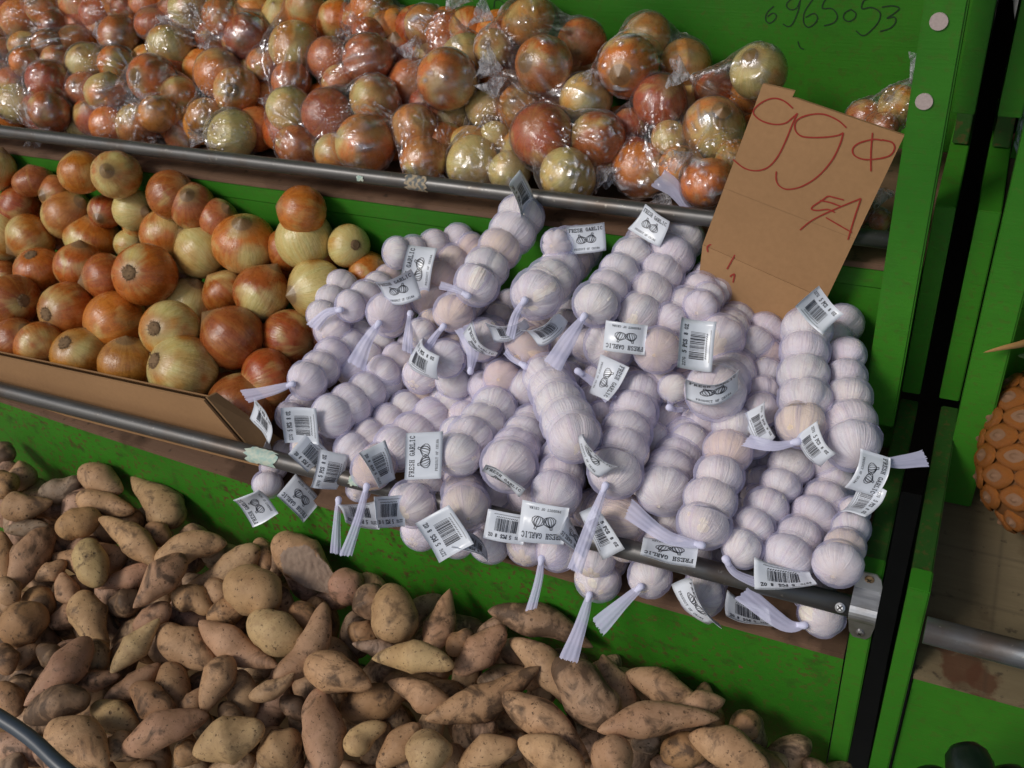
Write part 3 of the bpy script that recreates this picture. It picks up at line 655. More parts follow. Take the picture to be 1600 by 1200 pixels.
# x, y, rx(px), kind, feature ('r' root / 'n' neck / '-'), feature offset, stretch, front bias, label
LO = [
 (-8,266,31,'O','-',0,0,1,0,'orange onion cut by the left edge, directly below the upper rail'),
 (53,284,30,'K','-',0,0,.85,-.01,'dull pinkish onion lying against the green board at far left'),
 (127,270,33,'O','-',0,0,1,0,'orange onion on top, touching the left side of a rounder twin under the upper rail'),
 (182,273,36,'O','n',.0,.05,1,.01,'orange onion with neck facing out, standing tallest against the green board at left'),
 (88,302,27,'K','n',-.5,.3,.9,-.02,'pinkish onion half buried under the pair leaning on the green board'),
 (31,322,35,'R','-',0,0,.9,.0,'shiny red-brown onion at left edge, second row from the back'),
 (106,335,38,'T','n',.75,-.4,1,.01,'orange onion with a pale green patch and ragged neck at its upper right'),
 (166,330,26,'R','n',-.1,.55,1,-.01,'small red-brown onion tucked between the patchy onion and the pale green one'),
 (209,328,31,'P','n',.8,.2,1,.0,'pale greenish onion next to the large brown double onion at back'),
 (268,305,37,'B','-',0,0,1,.01,'left lobe of the double brown onion resting against the green board'),
 (300,322,35,'B','n',.1,-.3,1,.0,'dark-spotted brown onion fused to the left of the neck-up onion at the board'),
 (341,342,31,'K','n',.65,-.45,.9,.0,'pinkish onion with a dry brown neck pointing up right at the board'),
 (382,381,48,'O','n',.12,-.62,.86,.015,'glossy rich orange onion, flattened, with a pale oval patch near its neck'),
 (472,330,38,'O','-',0,0,1,-.005,'plain orange onion peeking above the cream onion near the garlic'),
 (476,375,44,'P','n',-.35,-.85,1,.01,'cream buff onion with torn skin, above the yellow onion beside the garlic'),
 (545,384,32,'Y','r',.5,.08,1,-.01,'yellow-brown onion with its root turned right, nearest the garlic at the board'),
 (578,426,33,'O','n',.75,-.35,.85,-.01,'orange onion half hidden behind the left end of the garlic heap'),
 (495,452,45,'Y','n',-.75,.25,.95,.01,'yellow-green onion with pointed neck at its left, beside the garlic knot'),
 (5,368,36,'Y','-',0,0,1,0,'yellow-green onion cut by the left edge, above a brown one'),
 (48,372,37,'O','n',-.75,.6,.9,.01,'orange onion with pale peeling neck at lower left, near the left edge'),
 (145,371,42,'O','n',.3,-.85,.8,.0,'broad orange onion lying sideways in the middle of the left half'),
 (216,350,24,'O','-',0,0,1,-.02,'small onion wedged below the pale green one and left of the double onion'),
 (203,382,23,'Y','-',0,0,1,-.01,'small yellowish onion just above the large root-facing onion'),
 (261,366,39,'O','n',.1,.9,1,.0,'orange onion with pale lower side directly below the double brown onion'),
 (315,394,40,'P','n',-.7,-.75,1,.01,'pale cream onion with orange underside left of the glossy flattened one'),
 (61,422,36,'C','r',-.05,-.65,1,.01,'brown-orange onion whose dark root faces up near the left edge'),
 (125,416,37,'C','n',.2,-.85,.95,.0,'smooth orange-brown onion right of the one with its root facing up'),
 (165,433,36,'B','n',-.9,.25,.9,.0,'purplish brown onion with a dark point at its left tip'),
 (227,429,47,'C','r',-.2,.05,1,.03,'large orange-brown onion whose dark root points straight out, in the centre'),
 (287,432,27,'T','-',0,0,1,-.02,'small tan onion half hidden right of the large root-facing one'),
 (20,470,40,'B','r',.78,.05,1,.01,'large purplish brown onion at left edge with its root at the right'),
 (8,432,24,'B','-',0,0,1,-.02,'small brown onion sliver at the left edge above the purplish one'),
 (107,485,42,'C','r',-.4,.2,1,.01,'orange-brown onion with root and pale patch, above the box edge at left'),
 (181,505,48,'O','r',-.72,.42,1,.02,'large orange onion with a broad pale stripe and root at lower left'),
 (296,475,38,'P','-',0,0,1,.0,'smooth pale green onion in the middle of the pile'),
 (352,457,35,'C','-',0,0,1,-.005,'brown onion between the pale green one and a larger brown one'),
 (409,458,42,'B','n',.5,-.85,1,.01,'plain brown onion with neck at top right, left of the yellow-green onion'),
 (266,515,44,'Y','r',-.25,.0,.95,.02,'yellow-orange onion with a torn brown root facing out, second row above the box'),
 (364,528,48,'B','n',-.75,-.65,1,.01,'large matt brown onion, round, right of the torn-root onion'),
 (453,528,43,'R','-',0,0,1,.0,'red-orange onion with a bright highlight next to the garlic net'),
 (24,532,34,'B','-',0,0,1,-.005,'brown onion behind the box edge at far left, overlapped by its twin'),
 (62,540,37,'C','-',0,0,.9,.01,'shiny brown onion in front of its twin at the box edge, far left'),
 (125,556,42,'Y','r',-.2,-.45,.95,.01,'yellow onion with flaky root up, third along the cardboard edge'),
 (199,569,42,'T','-',0,0,.95,.01,'orange onion with a pale triangular patch, fourth along the cardboard edge'),
 (286,577,52,'Y','r',-.62,-.25,.95,.03,'biggest yellow onion with a round dark root, along the cardboard edge'),
 (420,590,44,'R','-',0,0,1,-.01,'deep red-brown onion in shade left of the garlic tail'),
 (376,636,50,'B','-',0,0,1,-.012,'large brown onion at the cut corner of the cardboard box'),
 (310,548,32,'B','-',0,0,1,-.03,'dark brown onion in the gap right of the torn-root onion'),
 (72,492,25,'B','-',0,0,1,-.03,'small dark onion in the gap behind the orange-brown onion with pale patch'),
 (440,412,30,'R','-',0,0,1,-.03,'dark red onion in the gap under the cream buff onion'),
 (352,590,32,'B','-',0,0,1,-.03,'shaded onion showing a sliver right of the biggest yellow onion'),
 (236,470,28,'B','-',0,0,1,-.035,'dark onion showing in the gap below the large root-facing onion'),
]
items = []
for L in LO:
    x, y, r = L[:3]; r *= 1.06; L = L[:2]+(r,)+L[3:]; p = hit(x, y, *HEAPO); d = depth(p) - L[8]; p = at(x, y, d)
    items.append({'c': [p], 'r': [r/FPX*d], 'd0': d, 'L': L})
relax(items, tol=.95)
def keep(p, r, x, y, ymax):
    d = depth(p)
    for _ in range(60):
        if p.y + r*.97 < ymax: break
        d -= .003; p = at(x, y, d)
    return p
for I in items:
    x, y, r, kd, ft, u, v, stz, fb, lb = I['L']; p = placed(I)[0]; p = keep(p, I['r'][0], *proj(p), .316); d = depth(p)
    for _ in range(30):
        if p.y - I['r'][0] > .021 or p.z > .06: break
        d += .003; p = at(*proj(p), d)
    if ft == 'r': pole = pole_from(u, v)
    elif ft == 'n': pole = -pole_from(u, v)
    else:
        a = R.uniform(0, 6.28); pole = (CR*math.cos(a)*1.2 - CU*math.sin(a)*1.2 + CF*R.uniform(.2,.8)).normalized()
    o = onion_obj(p, r/FPX*d, kd, pole, None, stz, root=(ft == 'r'), mi=(4 if ft == 'n' else R.choice((0,1,2))))
    if lb.startswith('left lobe'): lb = 'big brown onion of the touching pair resting against the green board'
    if 'fused' in lb: lb = 'dark-spotted brown onion, right one of the touching pair against the green board'
    tag(o, lb, 'onion', 'loose onions in the cardboard box')
# buried onions under the top layer
SPO = [(placed(I)[0], I['r'][0]) for I in items]
def hidden(pts, sph):
    for p in pts:
        D = p-CAM; a = D.dot(D)
        if not any(((2*D.dot(CAM-c))**2 - 4*a*((CAM-c).dot(CAM-c)-r*r)) > 0 and depth(c) < depth(p) for c, r in sph): return False
    return True
for i in range(12):
    for j in range(6):
        x = -10 + i*46 + (j % 2)*20; y = 280 + j*62 + i*11
        if x > 420 and y > 560: continue
        p = hit(x, y, *HEAPO); d = depth(p) + .055; p = at(x, y, d)
        for _ in range(20):
            if p.y > .28 or p.z < ztop(p.x, p.y)+.03: d -= .004; p = at(x, y, d)
        if p.y > .285 or p.y < .05: continue
        if hidden([p + (CR*math.cos(q)+CU*math.sin(q))*.031 for q in range(8)]+[p], SPO): continue
        o = onion_obj(p, .033, R.choice('BBCR'), pole_from(R.uniform(-.5,.5), R.uniform(-.5,.5), -1))
        tag(o, 'brown onion buried in the shade beneath the loose top layer', 'onion', 'onions buried in the cardboard box')

# ================================================================== BAGGED ONIONS
HEAPB = plane3((-1, .375, ZU2+.028), (0, .375, ZU2+.028), (-1, .56, ZU2+.155))
BAGS = [  # onions (x, y, r, kind) ; knot (x, y) ; knot flare direction ; label
 ([(33,31,31,'O'),(73,12,30,'O'),(5,3,28,'R'),(38,72,23,'Y'),(85,42,24,'B')], (122,60), (1,.1), 'bag of brown onions in the top left corner of the photo'),
 ([(2,82,22,'B'),(40,98,22,'O'),(75,72,23,'K'),(92,100,27,'K'),(118,66,26,'O'),(2,118,22,'B')], (146,52), (1,-.3), 'clear bag of small pinkish onions under the top left corner bag'),
 ([(156,17,31,'R'),(118,6,26,'O'),(187,57,31,'C'),(200,15,25,'R')], (238,12), (.9,-.3), 'bag with two red onions and a twisted knot near the left of the top row'),
 ([(135,98,29,'P'),(182,101,28,'O'),(168,146,33,'T'),(130,140,26,'K')], (205,120), (.8,.5), 'bag holding a cream onion above a pale orange one, left part of shelf'),
 ([(25,162,28,'Y'),(78,175,31,'C'),(75,128,31,'R'),(20,125,22,'K')], (52,205), (.5,1), 'bag resting on the rail at far left with a blue-grey flap'),
 ([(237,123,35,'C'),(280,148,28,'T'),(245,178,27,'T'),(215,198,33,'T'),(168,196,27,'O'),(128,193,25,'P'),(288,212,29,'K')], (218,170), (.1,-.2), 'bag whose bunched knot spreads like a star, above the left rail'),
 ([(297,15,31,'T'),(347,25,29,'O'),(388,58,35,'R'),(415,25,25,'Y'),(238,38,26,'B')], (330,55), (-.6,.6), 'bag at the top edge with a dark red onion at its right'),
 ([(267,74,34,'Y')], (262,45), (.2,-1), 'single pale yellow onion wrapped in its own cloudy plastic'),
 ([(345,116,39,'O'),(370,142,34,'T'),(322,182,28,'Y')], (350,168), (.4,.6), 'bag of three with a striped orange and yellow onion in front'),
 ([(363,212,39,'P')], (326,214), (-1,.2), 'bright cream-green onion wrapped alone, sitting on the shelf floor by the rail'),
 ([(458,71,37,'Y'),(478,14,33,'O'),(455,128,29,'K'),(412,100,25,'O')], (428,148), (-.5,.8), 'bag with a yellow-green onion showing its root end upright'),
 ([(452,172,33,'P'),(432,200,25,'Y'),(465,230,33,'K')], (495,240), (1,.3), 'bag with a pale onion bearing a price sticker over a pink one'),
 ([(582,15,33,'O'),(538,30,25,'R'),(575,50,24,'R'),(630,35,22,'Y')], (552,45), (-.7,.5), 'bag at the top edge centre with stretched wrap over an orange onion'),
 ([(665,42,33,'T'),(728,40,27,'Y'),(728,93,38,'Y'),(700,70,22,'B')], (700,14), (.6,-.8), 'bag with a yellow-green onion, knotted close to the top edge'),
 ([(512,92,31,'K'),(575,92,36,'K'),(530,130,26,'K')], (622,78), (1,.1), 'bag of pinkish onions under cloudy plastic with a large crumpled ear'),
 ([(512,180,38,'R'),(585,155,36,'T'),(570,225,43,'O'),(522,240,29,'Y')], (640,190), (.2,.6), 'bag with a round orange onion bulging lowest over the rail'),
 ([(643,130,36,'C'),(698,124,43,'O'),(665,165,26,'R')], (748,120), (.6,-.5), 'tight bag of two glossy orange onions with a pointed right end'),
 ([(647,200,34,'T'),(706,190,38,'O'),(662,250,34,'T')], (676,262), (.1,1), 'bag with a bunched cloudy end resting just above the taped rail'),
 ([(738,255,40,'P'),(796,268,31,'P'),(757,170,28,'P'),(775,218,27,'Y')], (772,150), (-.2,-.8), 'bag of cream-green onions lying on the rail left of centre'),
 ([(825,33,40,'T'),(850,103,43,'O'),(770,75,27,'Y'),(775,125,23,'B'),(909,67,36,'C')], (768,28), (-.9,-.4), 'tallest bag, its knot sticking out left against the green board'),
 ([(816,168,38,'T'),(915,155,38,'P'),(870,160,26,'R')], (782,108), (-.8,-.3), 'bag with cream-streaked onions, ear of plastic at upper left'),
 ([(847,212,46,'R'),(934,217,41,'C'),(887,275,42,'P')], (936,262), (.6,.8), 'front bag of three large onions directly above the garlic tag on the rail'),
 ([(981,103,44,'O'),(1009,60,38,'T'),(1071,100,38,'Y'),(1000,140,24,'B')], (925,110), (-.6,.8), 'bag leaning on the green board with a yellow onion at its right'),
 ([(1031,157,38,'R'),(985,195,28,'R'),(1045,215,26,'Y'),(1000,265,42,'O'),(1065,262,33,'T')], (1040,302), (-.5,.8), 'bag with fan-shaped creases over a dark red onion beside the sign'),
 ([(1115,200,45,'T'),(1105,285,40,'O'),(1150,250,30,'T')], (1080,240), (-1,.4), 'bag partly behind the left edge of the cardboard sign'),
 ([(1118,145,34,'R'),(1185,112,40,'Y'),(1175,145,31,'T')], (1075,120), (-1,-.2), 'bag peeking out above the top left corner of the cardboard sign'),
 ([(1405,165,30,'Y'),(1350,185,28,'B'),(1378,200,24,'B')], (1424,126), (.5,-1), 'nearly empty bag squeezed between the sign and the felt-dotted upright'),
 ([(1375,345,16,'K'),(1340,330,22,'B')], (1368,322), (.3,-1), 'small bag of dark onions in shade behind the right edge of the sign'),
]
bi = []
for B in BAGS:
    for (x, y, r, kd) in B[0]:
        p = hit(x, y, *HEAPB); d = depth(p); r *= 1.05
        if r > 40: d -= .012
        if p.x > -.115: d = depth(p)+.01
        p = at(x, y, d); bi.append({'c': [p], 'r': [r*1.03/FPX*d], 'd0': d, 'B': B, 'L': (x, y, r, kd)})
relax(bi, tol=.93)
def hullmesh(pts):
    bm = bmesh.new(); [bm.verts.new(p) for p in pts]; bmesh.ops.convex_hull(bm, input=bm.verts); 
    bmesh.ops.triangulate(bm, faces=bm.faces[:]); t_ = BVHTree.FromBMesh(bm); bm.free(); return t_
def hidden(pts, sph):      # are all these points covered by the spheres in front, seen from the camera?
    for p in pts:
        D = p-CAM; a = D.dot(D); ok = False
        for c, r in sph:
            oc = CAM-c; b_ = 2*D.dot(oc); q = oc.dot(oc)-r*r; ds = b_*b_-4*a*q
            if ds > 0 and (-b_-ds**.5)/(2*a) < 1: ok = True; break
        if not ok: return False
    return True
RIM = [(0,0)] + [(math.cos(k*math.pi/5), math.sin(k*math.pi/5)) for k in range(10)]
def rim(p, r): return [p + (CR*u+CU*v)*r*.95 for u, v in RIM]
SPHB = [(placed(I)[0], I['r'][0]) for I in bi]; SPHO = [(placed(I)[0], I['r'][0]) for I in items]
FILLB = []
for i in range(34):
    for j in range(6):
        x = -20+i*42+(j % 2)*20; y = -12+j*45+i*3.4
        if x > 1180 or y > 200+.12*x: continue
        if (x > 650 and y < 40) or (x > 860 and y < 85) or (x > 1080 and y < 150): continue
        p = hit(x, y, *HEAPB); p = at(x, y, depth(p)+.05); 
        if p.y > .575 or p.z < ZU2+.03: p = at(x, y, depth(p)-.03)
        if p.y > .585 or p.z < ZU2+.025: continue
        if hidden(rim(p, .033), SPHB): continue
        FILLB.append(p)
ICO = bmesh.new(); bmesh.ops.create_icosphere(ICO, subdivisions=5, radius=1); ICV = [v.co.copy() for v in ICO.verts]; ICF = [tuple(v.index for v in f.verts) for f in ICO.faces]; ICO.free()
FIB = [Vector((math.cos(2.39996*i)*(1-((i+.5)/60*2-1)**2)**.5, math.sin(2.39996*i)*(1-((i+.5)/60*2-1)**2)**.5, (i+.5)/60*2-1)) for i in range(60)]
for bn, B in enumerate(BAGS):
    mem = [I for I in bi if I['B'] is B]; rs = [I['r'][0] for I in mem]; cs = [keep(placed(I)[0], r, *proj(placed(I)[0]), .618) for I, r in zip(mem, rs)]
    ctr = sum(cs, Vector())/len(cs)
    bag = empty('bag_of_onions', ctr, B[3], 'bag of onions', 'plastic bags of onions on the upper shelf')
    for I, c, r in zip(mem, cs, rs):
        a = R.uniform(0, 6.28); q = R.uniform(.2, .9)
        onion_obj(c, r, I['L'][3], pole_from(q*math.cos(a), q*math.sin(a), R.choice((1,-1,-1))), bag, R.uniform(.9,1), 'onion', root=False)
    for p in FILLB:
        if min(BAGS, key=lambda q: min((proj(p)[0]-o_[0])**2+(proj(p)[1]-o_[1])**2 for o_ in q[0])) is B:
            onion_obj(p, R.uniform(.030,.036), R.choice('OTCRB'), pole_from(R.uniform(-.6,.6), R.uniform(-.6,.6), -1), bag)
    kd = min(depth(c) for c in cs) + .004
    kn = at(*B[1], min(kd, depth(ctr)))
    pts = []
    for c, r in zip(cs, rs): pts += [c + f*r*1.015 for f in FIB]
    kr = .006; pts += [kn + f*kr for f in FIB[::3]]
    T = hullmesh(pts); ctr2 = sum(cs, Vector())/len(cs)
    U = []
    vs = []; cr = []; rr = random.Random(bn); so_ = Vector((rr.uniform(0,9), rr.uniform(0,9), rr.uniform(0,9)))
    kdv = (kn-ctr2).normalized(); ku = kdv.orthogonal().normalized(); kw = kdv.cross(ku)
    for dv in ICV:
        far = ctr2 + dv*.5
        h = T.ray_cast(far, -dv)[0]
        rh = (h-ctr2).length if h else .03
        ru = 0
        for c, r in zip(cs, rs):
            oc = ctr2 - c; b_ = oc.dot(dv); q = b_*b_ - (oc.dot(oc) - r*r*1.03)
            if q > 0: ru = max(ru, -b_ + q**.5)
        gap = max(0, rh-ru); rad = rh - min(gap*.28, .009)
        # creases fan out from the gathered end, and a few run across between onions
        ang = math.atan2(dv.dot(kw), dv.dot(ku)); toward = dv.dot(kdv)
        n1_ = noise.noise(Vector((math.cos(ang)*5.5, math.sin(ang)*5.5, toward*.9))+so_); n2_ = noise.noise(Vector((dv.x*3, dv.y*11, dv.z*5))+so_)
        n3_ = noise.noise(dv*2.3+so_*2)
        c1_ = max(0, 1-abs(n1_)*8)*(max(0, .45+.6*toward)**.8)*(.55+.9*max(0, n3_+.3)); c2_ = max(0, 1-abs(n2_)*14)*max(0, n3_*1.8)
        cc = min(1, c1_+c2_); cr.append(cc)
        vs.append(ctr2 + dv*(max(rad, ru if ru > 0 else rad) + .0006 + cc*.0016 + noise.noise(dv*5+so_)*.0012))
    fm_ = mesh('plastic_film', vs, ICF, FILM, True); at_ = fm_.attributes.new('crease', 'FLOAT', 'POINT'); at_.data.foreach_set('value', cr)
    put('plastic_film', fm_, bag)
    # gathered end of the bag: knot and a crumpled flare
    d = (CR*B[2][0] - CU*B[2][1] - CF*.35).normalized()
    vs = []; fs = []; n = 26; u = d.orthogonal().normalized(); w = d.cross(u); K = 7; L = rr.uniform(.020, .032)
    for i in range(K+1):
        f = i/K; r0 = .0035 + .018*f**1.1
        for j in range(n):
            a = 2*math.pi*j/n; q = r0*(1 + (.28*f+.1)*math.sin(a*4+so_.x+f*1.5) + .35*f*noise.noise(Vector((a*2, f*4, bn))))
            vs.append(kn + d*(L*f*(1+.25*f*noise.noise(Vector((math.cos(a)*2, math.sin(a)*2, bn+5))))-.002) + u*q*math.cos(a)*.9 + w*q*math.sin(a)*.55)
    for i in range(K):
        for j in range(n): fs.append((i*n+j, i*n+(j+1) % n, (i+1)*n+(j+1) % n, (i+1)*n+j))
    put('bag_end', mesh('bag_end', vs, fs, FILM_B, True), bag)
# price sticker on one wrapped pale onion, printed scrap in the bag beside the sign
def sticker(px, py, w, h, ang, dd, par):
    d = [I for I in bi if abs(I['L'][0]-px) < 30 and abs(I['L'][1]-py) < 30]
# ================================================================== GARLIC
def garlic_mesh(name, seed, n, lob, h):
    rr = random.Random(seed); N, K = 40, 18; vs = []; fs = []
    ph = [rr.uniform(-.12, .12) for _ in range(n)]; am = [rr.uniform(.5, 1.35) for _ in range(n)]; o1, o2 = rr.uniform(0, 6), rr.uniform(0, 6)
    for i in range(K+1):
        a = math.pi*i/K; z = -math.cos(a); r = math.sin(a)**.86
        for j in range(N):
            t_ = 2*math.pi*j/N; s_ = t_*n/(2*math.pi); k = int(s_) % n; f = s_-int(s_)
            bul = abs(math.sin(math.pi*f))**.6
            q = 1 - lob*am[k] + lob*am[k]*bul*1.15 + .05*math.cos(2*t_+o1)*(1-z*z)
            zz = z*h + (.10*max(0, z)**6) - .05*max(0, -z)**8
            vs.append((r*q*math.cos(t_), r*q*math.sin(t_), zz + .05*math.cos(t_+o2)*(1-z*z)))
    for i in range(K):
        for j in range(N): fs.append((i*N+j, i*N+(j+1) % N, (i+1)*N+(j+1) % N, (i+1)*N+j))
    return mesh(name, vs, fs, GARLIC, True)
GM = [garlic_mesh('bulb_a', 1, 7, .09, .80), garlic_mesh('bulb_b', 2, 8, .06, .76), garlic_mesh('bulb_c', 3, 6, .12, .84), garlic_mesh('bulb_d', 4, 9, .08, .78), garlic_mesh('bulb_e', 5, 5, .15, .82)]
GCOL = {'w': (.90,.86,.84), 'p': (.88,.72,.58), 'd': (.76,.66,.56)}
def gcol(k):
    c = GCOL[k]; q = R.uniform(.93, 1.05); return (c[0]*q, c[1]*q*R.uniform(.96,1.02), c[2]*q*R.uniform(.93,1.03), 1)
HEAPG = plane3((-1, -.012, .018), (0, -.012, .018), (-1, .185, .155))
SPC = .0315     # centre distance of neighbouring bulbs in a net
# bulbs front->back (x,y,r); n bulbs; knot; tail end; tail width; colour; depth bias; net; label
GS = [
 ([(745,444,35),(812,341,34)],5,(731,462),[(712,452),(688,446)],10,'w',.0,'string climbing highest at left, its top bulb touching the upper rail'),
 ([(672,470,30),(700,418,34),(738,390,30)],4,None,[],0,'p',-.01,'loosely netted string under the two overlapping tags at the left back of the heap'),
 ([(838,459,38),(908,393,30)],5,(820,469),[(806,492),(797,527)],13,'w',.0,'string with a short tail, left of the centre string with a wide flare'),
 ([(931,475,35),(1003,382,28)],5,(913,494),[(892,525),(863,572)],26,'w',.005,'string whose wide flared tail hangs from a knot in the upper centre'),
 ([(1000,490,38),(1066,372,36)],5,None,[],0,'w',.012,'long string at top right of centre with a lilac tail poking over the upper rail'),
 ([(1048,500,30),(1112,437,33)],4,None,[],0,'w',-.01,'string ending in a round bulb against the lower flap of the sign'),
 ([(1125,528,40),(1162,492,30)],4,None,[],0,'w',.01,'string with a purplish front bulb right of the upright barcode tag'),
 ([(1117,612,44),(1150,574,36)],4,None,[],0,'w',.01,'string whose front bulb wears a tag curled around it'),
 ([(1253,662,42),(1261,514,37)],5,(1246,690),[(1210,697),(1166,688)],17,'w',.018,'upright column of five bulbs in front of the sign corner, tail pointing left'),
 ([(1190,640,29),(1202,532,29)],5,None,[],0,'w',-.015,'column squeezed left of the tall column near the sign corner'),
 ([(1334,694,43),(1322,556,29)],5,(1372,722),[(1405,722),(1446,716)],22,'w',.0,'rightmost column against the green upright, pale tail crossing the black gap'),
 ([(480,594,31),(562,528,30)],5,(457,600),[(425,610),(382,620)],18,'w',.0,'leftmost string whose knot and brush tail reach over the onions'),
 ([(548,478,27),(610,438,26)],4,(532,484),[(510,490),(488,512)],16,'w',-.005,'small string at the upper left of the heap next to the yellow onion'),
 ([(603,489,30),(650,450,27)],4,(592,505),[(572,535),(556,572)],24,'w',.0,'string with a long loose tail at upper left, just under the two overlapping tags'),
 ([(520,516,30),(575,480,26)],4,None,[],0,'w',-.015,'string behind the upper left knots, without a visible tail'),
 ([(519,650,36),(628,578,34)],5,None,[],0,'w',.006,'string ending right of the upright barcode tag at the left of the heap'),
 ([(553,706,36),(690,590,28)],6,None,[],0,'w',.0,'string directly behind the folded barcode tags near the rail, left part'),
 ([(620,700,38),(732,612,30)],5,None,[],0,'w',.0,'string half covered by the large tag at left centre'),
 ([(716,709,38),(788,616,34)],5,None,[],0,'w',.008,'string whose front bulb adjoins the right side of the large left-centre tag'),
 ([(898,683,42),(855,588,38)],5,None,[],0,'w',.035,'topmost central string leaning left, five plump bulbs and a tag seen edge-on'),
 ([(795,727,43),(842,640,28)],5,None,[],0,'w',.0,'string with a cupped front bulb below and left of the leaning central string'),
 ([(869,770,40),(880,715,34)],3,None,[],0,'w',.0,'string with a cracked front bulb above the tag on the middle of the rail'),
 ([(961,737,42),(998,617,36)],5,(946,759),[(925,815),(898,892)],20,'w',.01,'string with a dark crack, its tail hanging across the rail beside a barcode tag'),
 ([(1037,766,42),(1078,668,38)],5,None,[],0,'w',.0,'string just right of the dark hole in the middle of the heap'),
 ([(1100,819,44),(1147,668,34)],5,(1096,852),[(1040,838),(982,795)],24,'w',.016,'front centre-right string with a star-shaped root end and tail sweeping left'),
 ([(1159,856,33),(1236,728,34)],5,(1134,874),[(1148,895),(1180,910)],12,'w',.0,'string with a curled tail lying on the rail near its right end'),
 ([(1233,869,41),(1305,750,34)],5,None,[],0,'w',.008,'string with reddish stripes at its front above the flat barcode on the rail'),
 ([(1309,881,37),(1334,800,24)],4,None,[],0,'w',-.012,'shaded string in the front right corner of the shelf beside the clamp'),
 ([(644,787,38),(684,748,30)],3,None,[],0,'w',.01,'string resting on the rail between the hanging tail and a slanted barcode tag'),
 ([(728,792,38),(722,752,30)],3,None,[],0,'d',.01,'dusty beige pair of bulbs above the slanted barcode tag on the rail'),
 ([(975,812,40),(925,795,32)],3,None,[],0,'d',-.02,'greyish string lying in shade just behind the rail, centre right'),
 ([(934,906,36),(955,850,30)],3,(921,930),[(908,975),(888,1032)],23,'w',-.006,'bulb under the rail with the longest tail hanging straight down'),
 ([(1015,901,36),(1030,850,30)],3,(1001,917),[(970,945),(934,980)],24,'w',-.006,'bulb under the rail whose tail swings down to the left'),
 ([(1097,930,37),(1110,880,30)],3,None,[],0,'w',-.006,'netted bulb under the rail behind a tag seen edge-on'),
 ([(1284,960,37),(1262,900,30)],3,(1256,977),[(1225,975),(1160,925)],26,'w',-.006,'bulb under the rail next to the clamp, net looped back to the left'),
 ([(418,757,23),(450,738,20)],3,None,[],0,'w',-.004,'little string poking out under the rail below the white scrap of tape'),
 ([(870,862,32),(880,830,28)],3,(846,873),[(842,905),(830,952)],13,'w',-.006,'bulb wedged under the rail with a thin tail, left of the longest tail'),
 ([(580,735,32),(612,700,28)],4,(573,760),[(560,810),(540,868)],15,'p',.005,'peach tinted bulb whose thin tail hangs over the rail at left'),
 ([(560,765,20),(590,730,22)],3,(529,781),[(526,820),(524,865)],13,'w',-.004,'nearly hidden string with a short straight tail under the rail at left'),
 ([(709,489,33),(750,450,28)],4,(693,510),[(678,528),(660,556)],11,'w',.0,'string with a thin lilac tail in the left of the upper heap'),
 ([(658,522,26),(690,500,24)],3,(641,490),[(638,520),(636,550)],14,'w',-.01,'small bulb behind a hanging lilac tail in the left of the upper heap'),
 ([(697,560,31),(730,530,28)],4,(735,580),[(738,545),(725,510)],26,'p',-.005,'cream bulb under the crossing tail and tag, left centre of the heap'),
 ([(753,531,33),(790,505,28)],4,None,[],0,'w',-.01,'string below the short-tailed string, with a sliver barcode tag on it'),
 ([(824,537,37),(860,500,30)],4,(820,572),[(800,560),(790,548)],9,'p',.0,'orange tinted bulb in the upper centre below the short tail'),
 ([(785,590,30),(815,572,26)],4,None,[],0,'p',-.01,'peach bulb left of the leaning central string'),
 ([(953,540,40),(975,510,32)],4,(903,580),[(930,600),(955,625)],16,'w',-.006,'bulb half under the upside-down tag in the upper centre'),
 ([(1027,547,35),(1045,520,30)],4,None,[],0,'d',-.006,'brownish cracked bulb right of the upside-down tag in the upper centre'),
 ([(1053,607,26),(1085,590,24)],3,(1046,637),[(1055,640),(1066,640)],7,'w',-.015,'small bulb with its knot down, above the dark hole of the heap'),
 ([(1095,480,28),(1120,455,26)],3,None,[],0,'w',-.02,'string in shade behind the upright barcode tag'),
 ([(940,655,28),(960,610,26)],4,None,[],0,'w',-.025,'shaded string between the leaning central string and the cracked one'),
 ([(850,720,26),(870,690,26)],3,None,[],0,'w',-.025,'shaded string beneath the leaning central string'),
 ([(1178,690,28),(1195,665,26)],3,None,[],0,'w',-.02,'shaded string under the tail of the tall column'),
 ([(455,650,26),(490,625,26)],3,None,[],0,'w',-.015,'shaded string behind the upright barcode tag at the far left of the heap'),
 ([(480,700,26),(520,690,26)],3,None,[],0,'w',-.015,'string hidden behind the two slanted barcode tags on the rail at left'),
 ([(620,395,26),(660,392,28),(715,378,28)],4,None,[],0,'w',-.02,'string at the very back left of the heap against the green riser'),
 ([(870,382,25),(900,378,25)],3,None,[],0,'w',-.02,'string at the back between the two tallest strings'),
 ([(870,640,24),(935,600,26)],4,None,[],0,'w',-.02,'shaded string right behind the leaning central string'),
 ([(1170,590,26),(1178,560,26)],3,None,[],0,'w',-.03,'shaded string behind the bulb with the curled tag'),
 ([(1300,640,26),(1296,600,26)],3,None,[],0,'w',-.03,'shaded string between the tall column and the rightmost column'),
]
gi = []
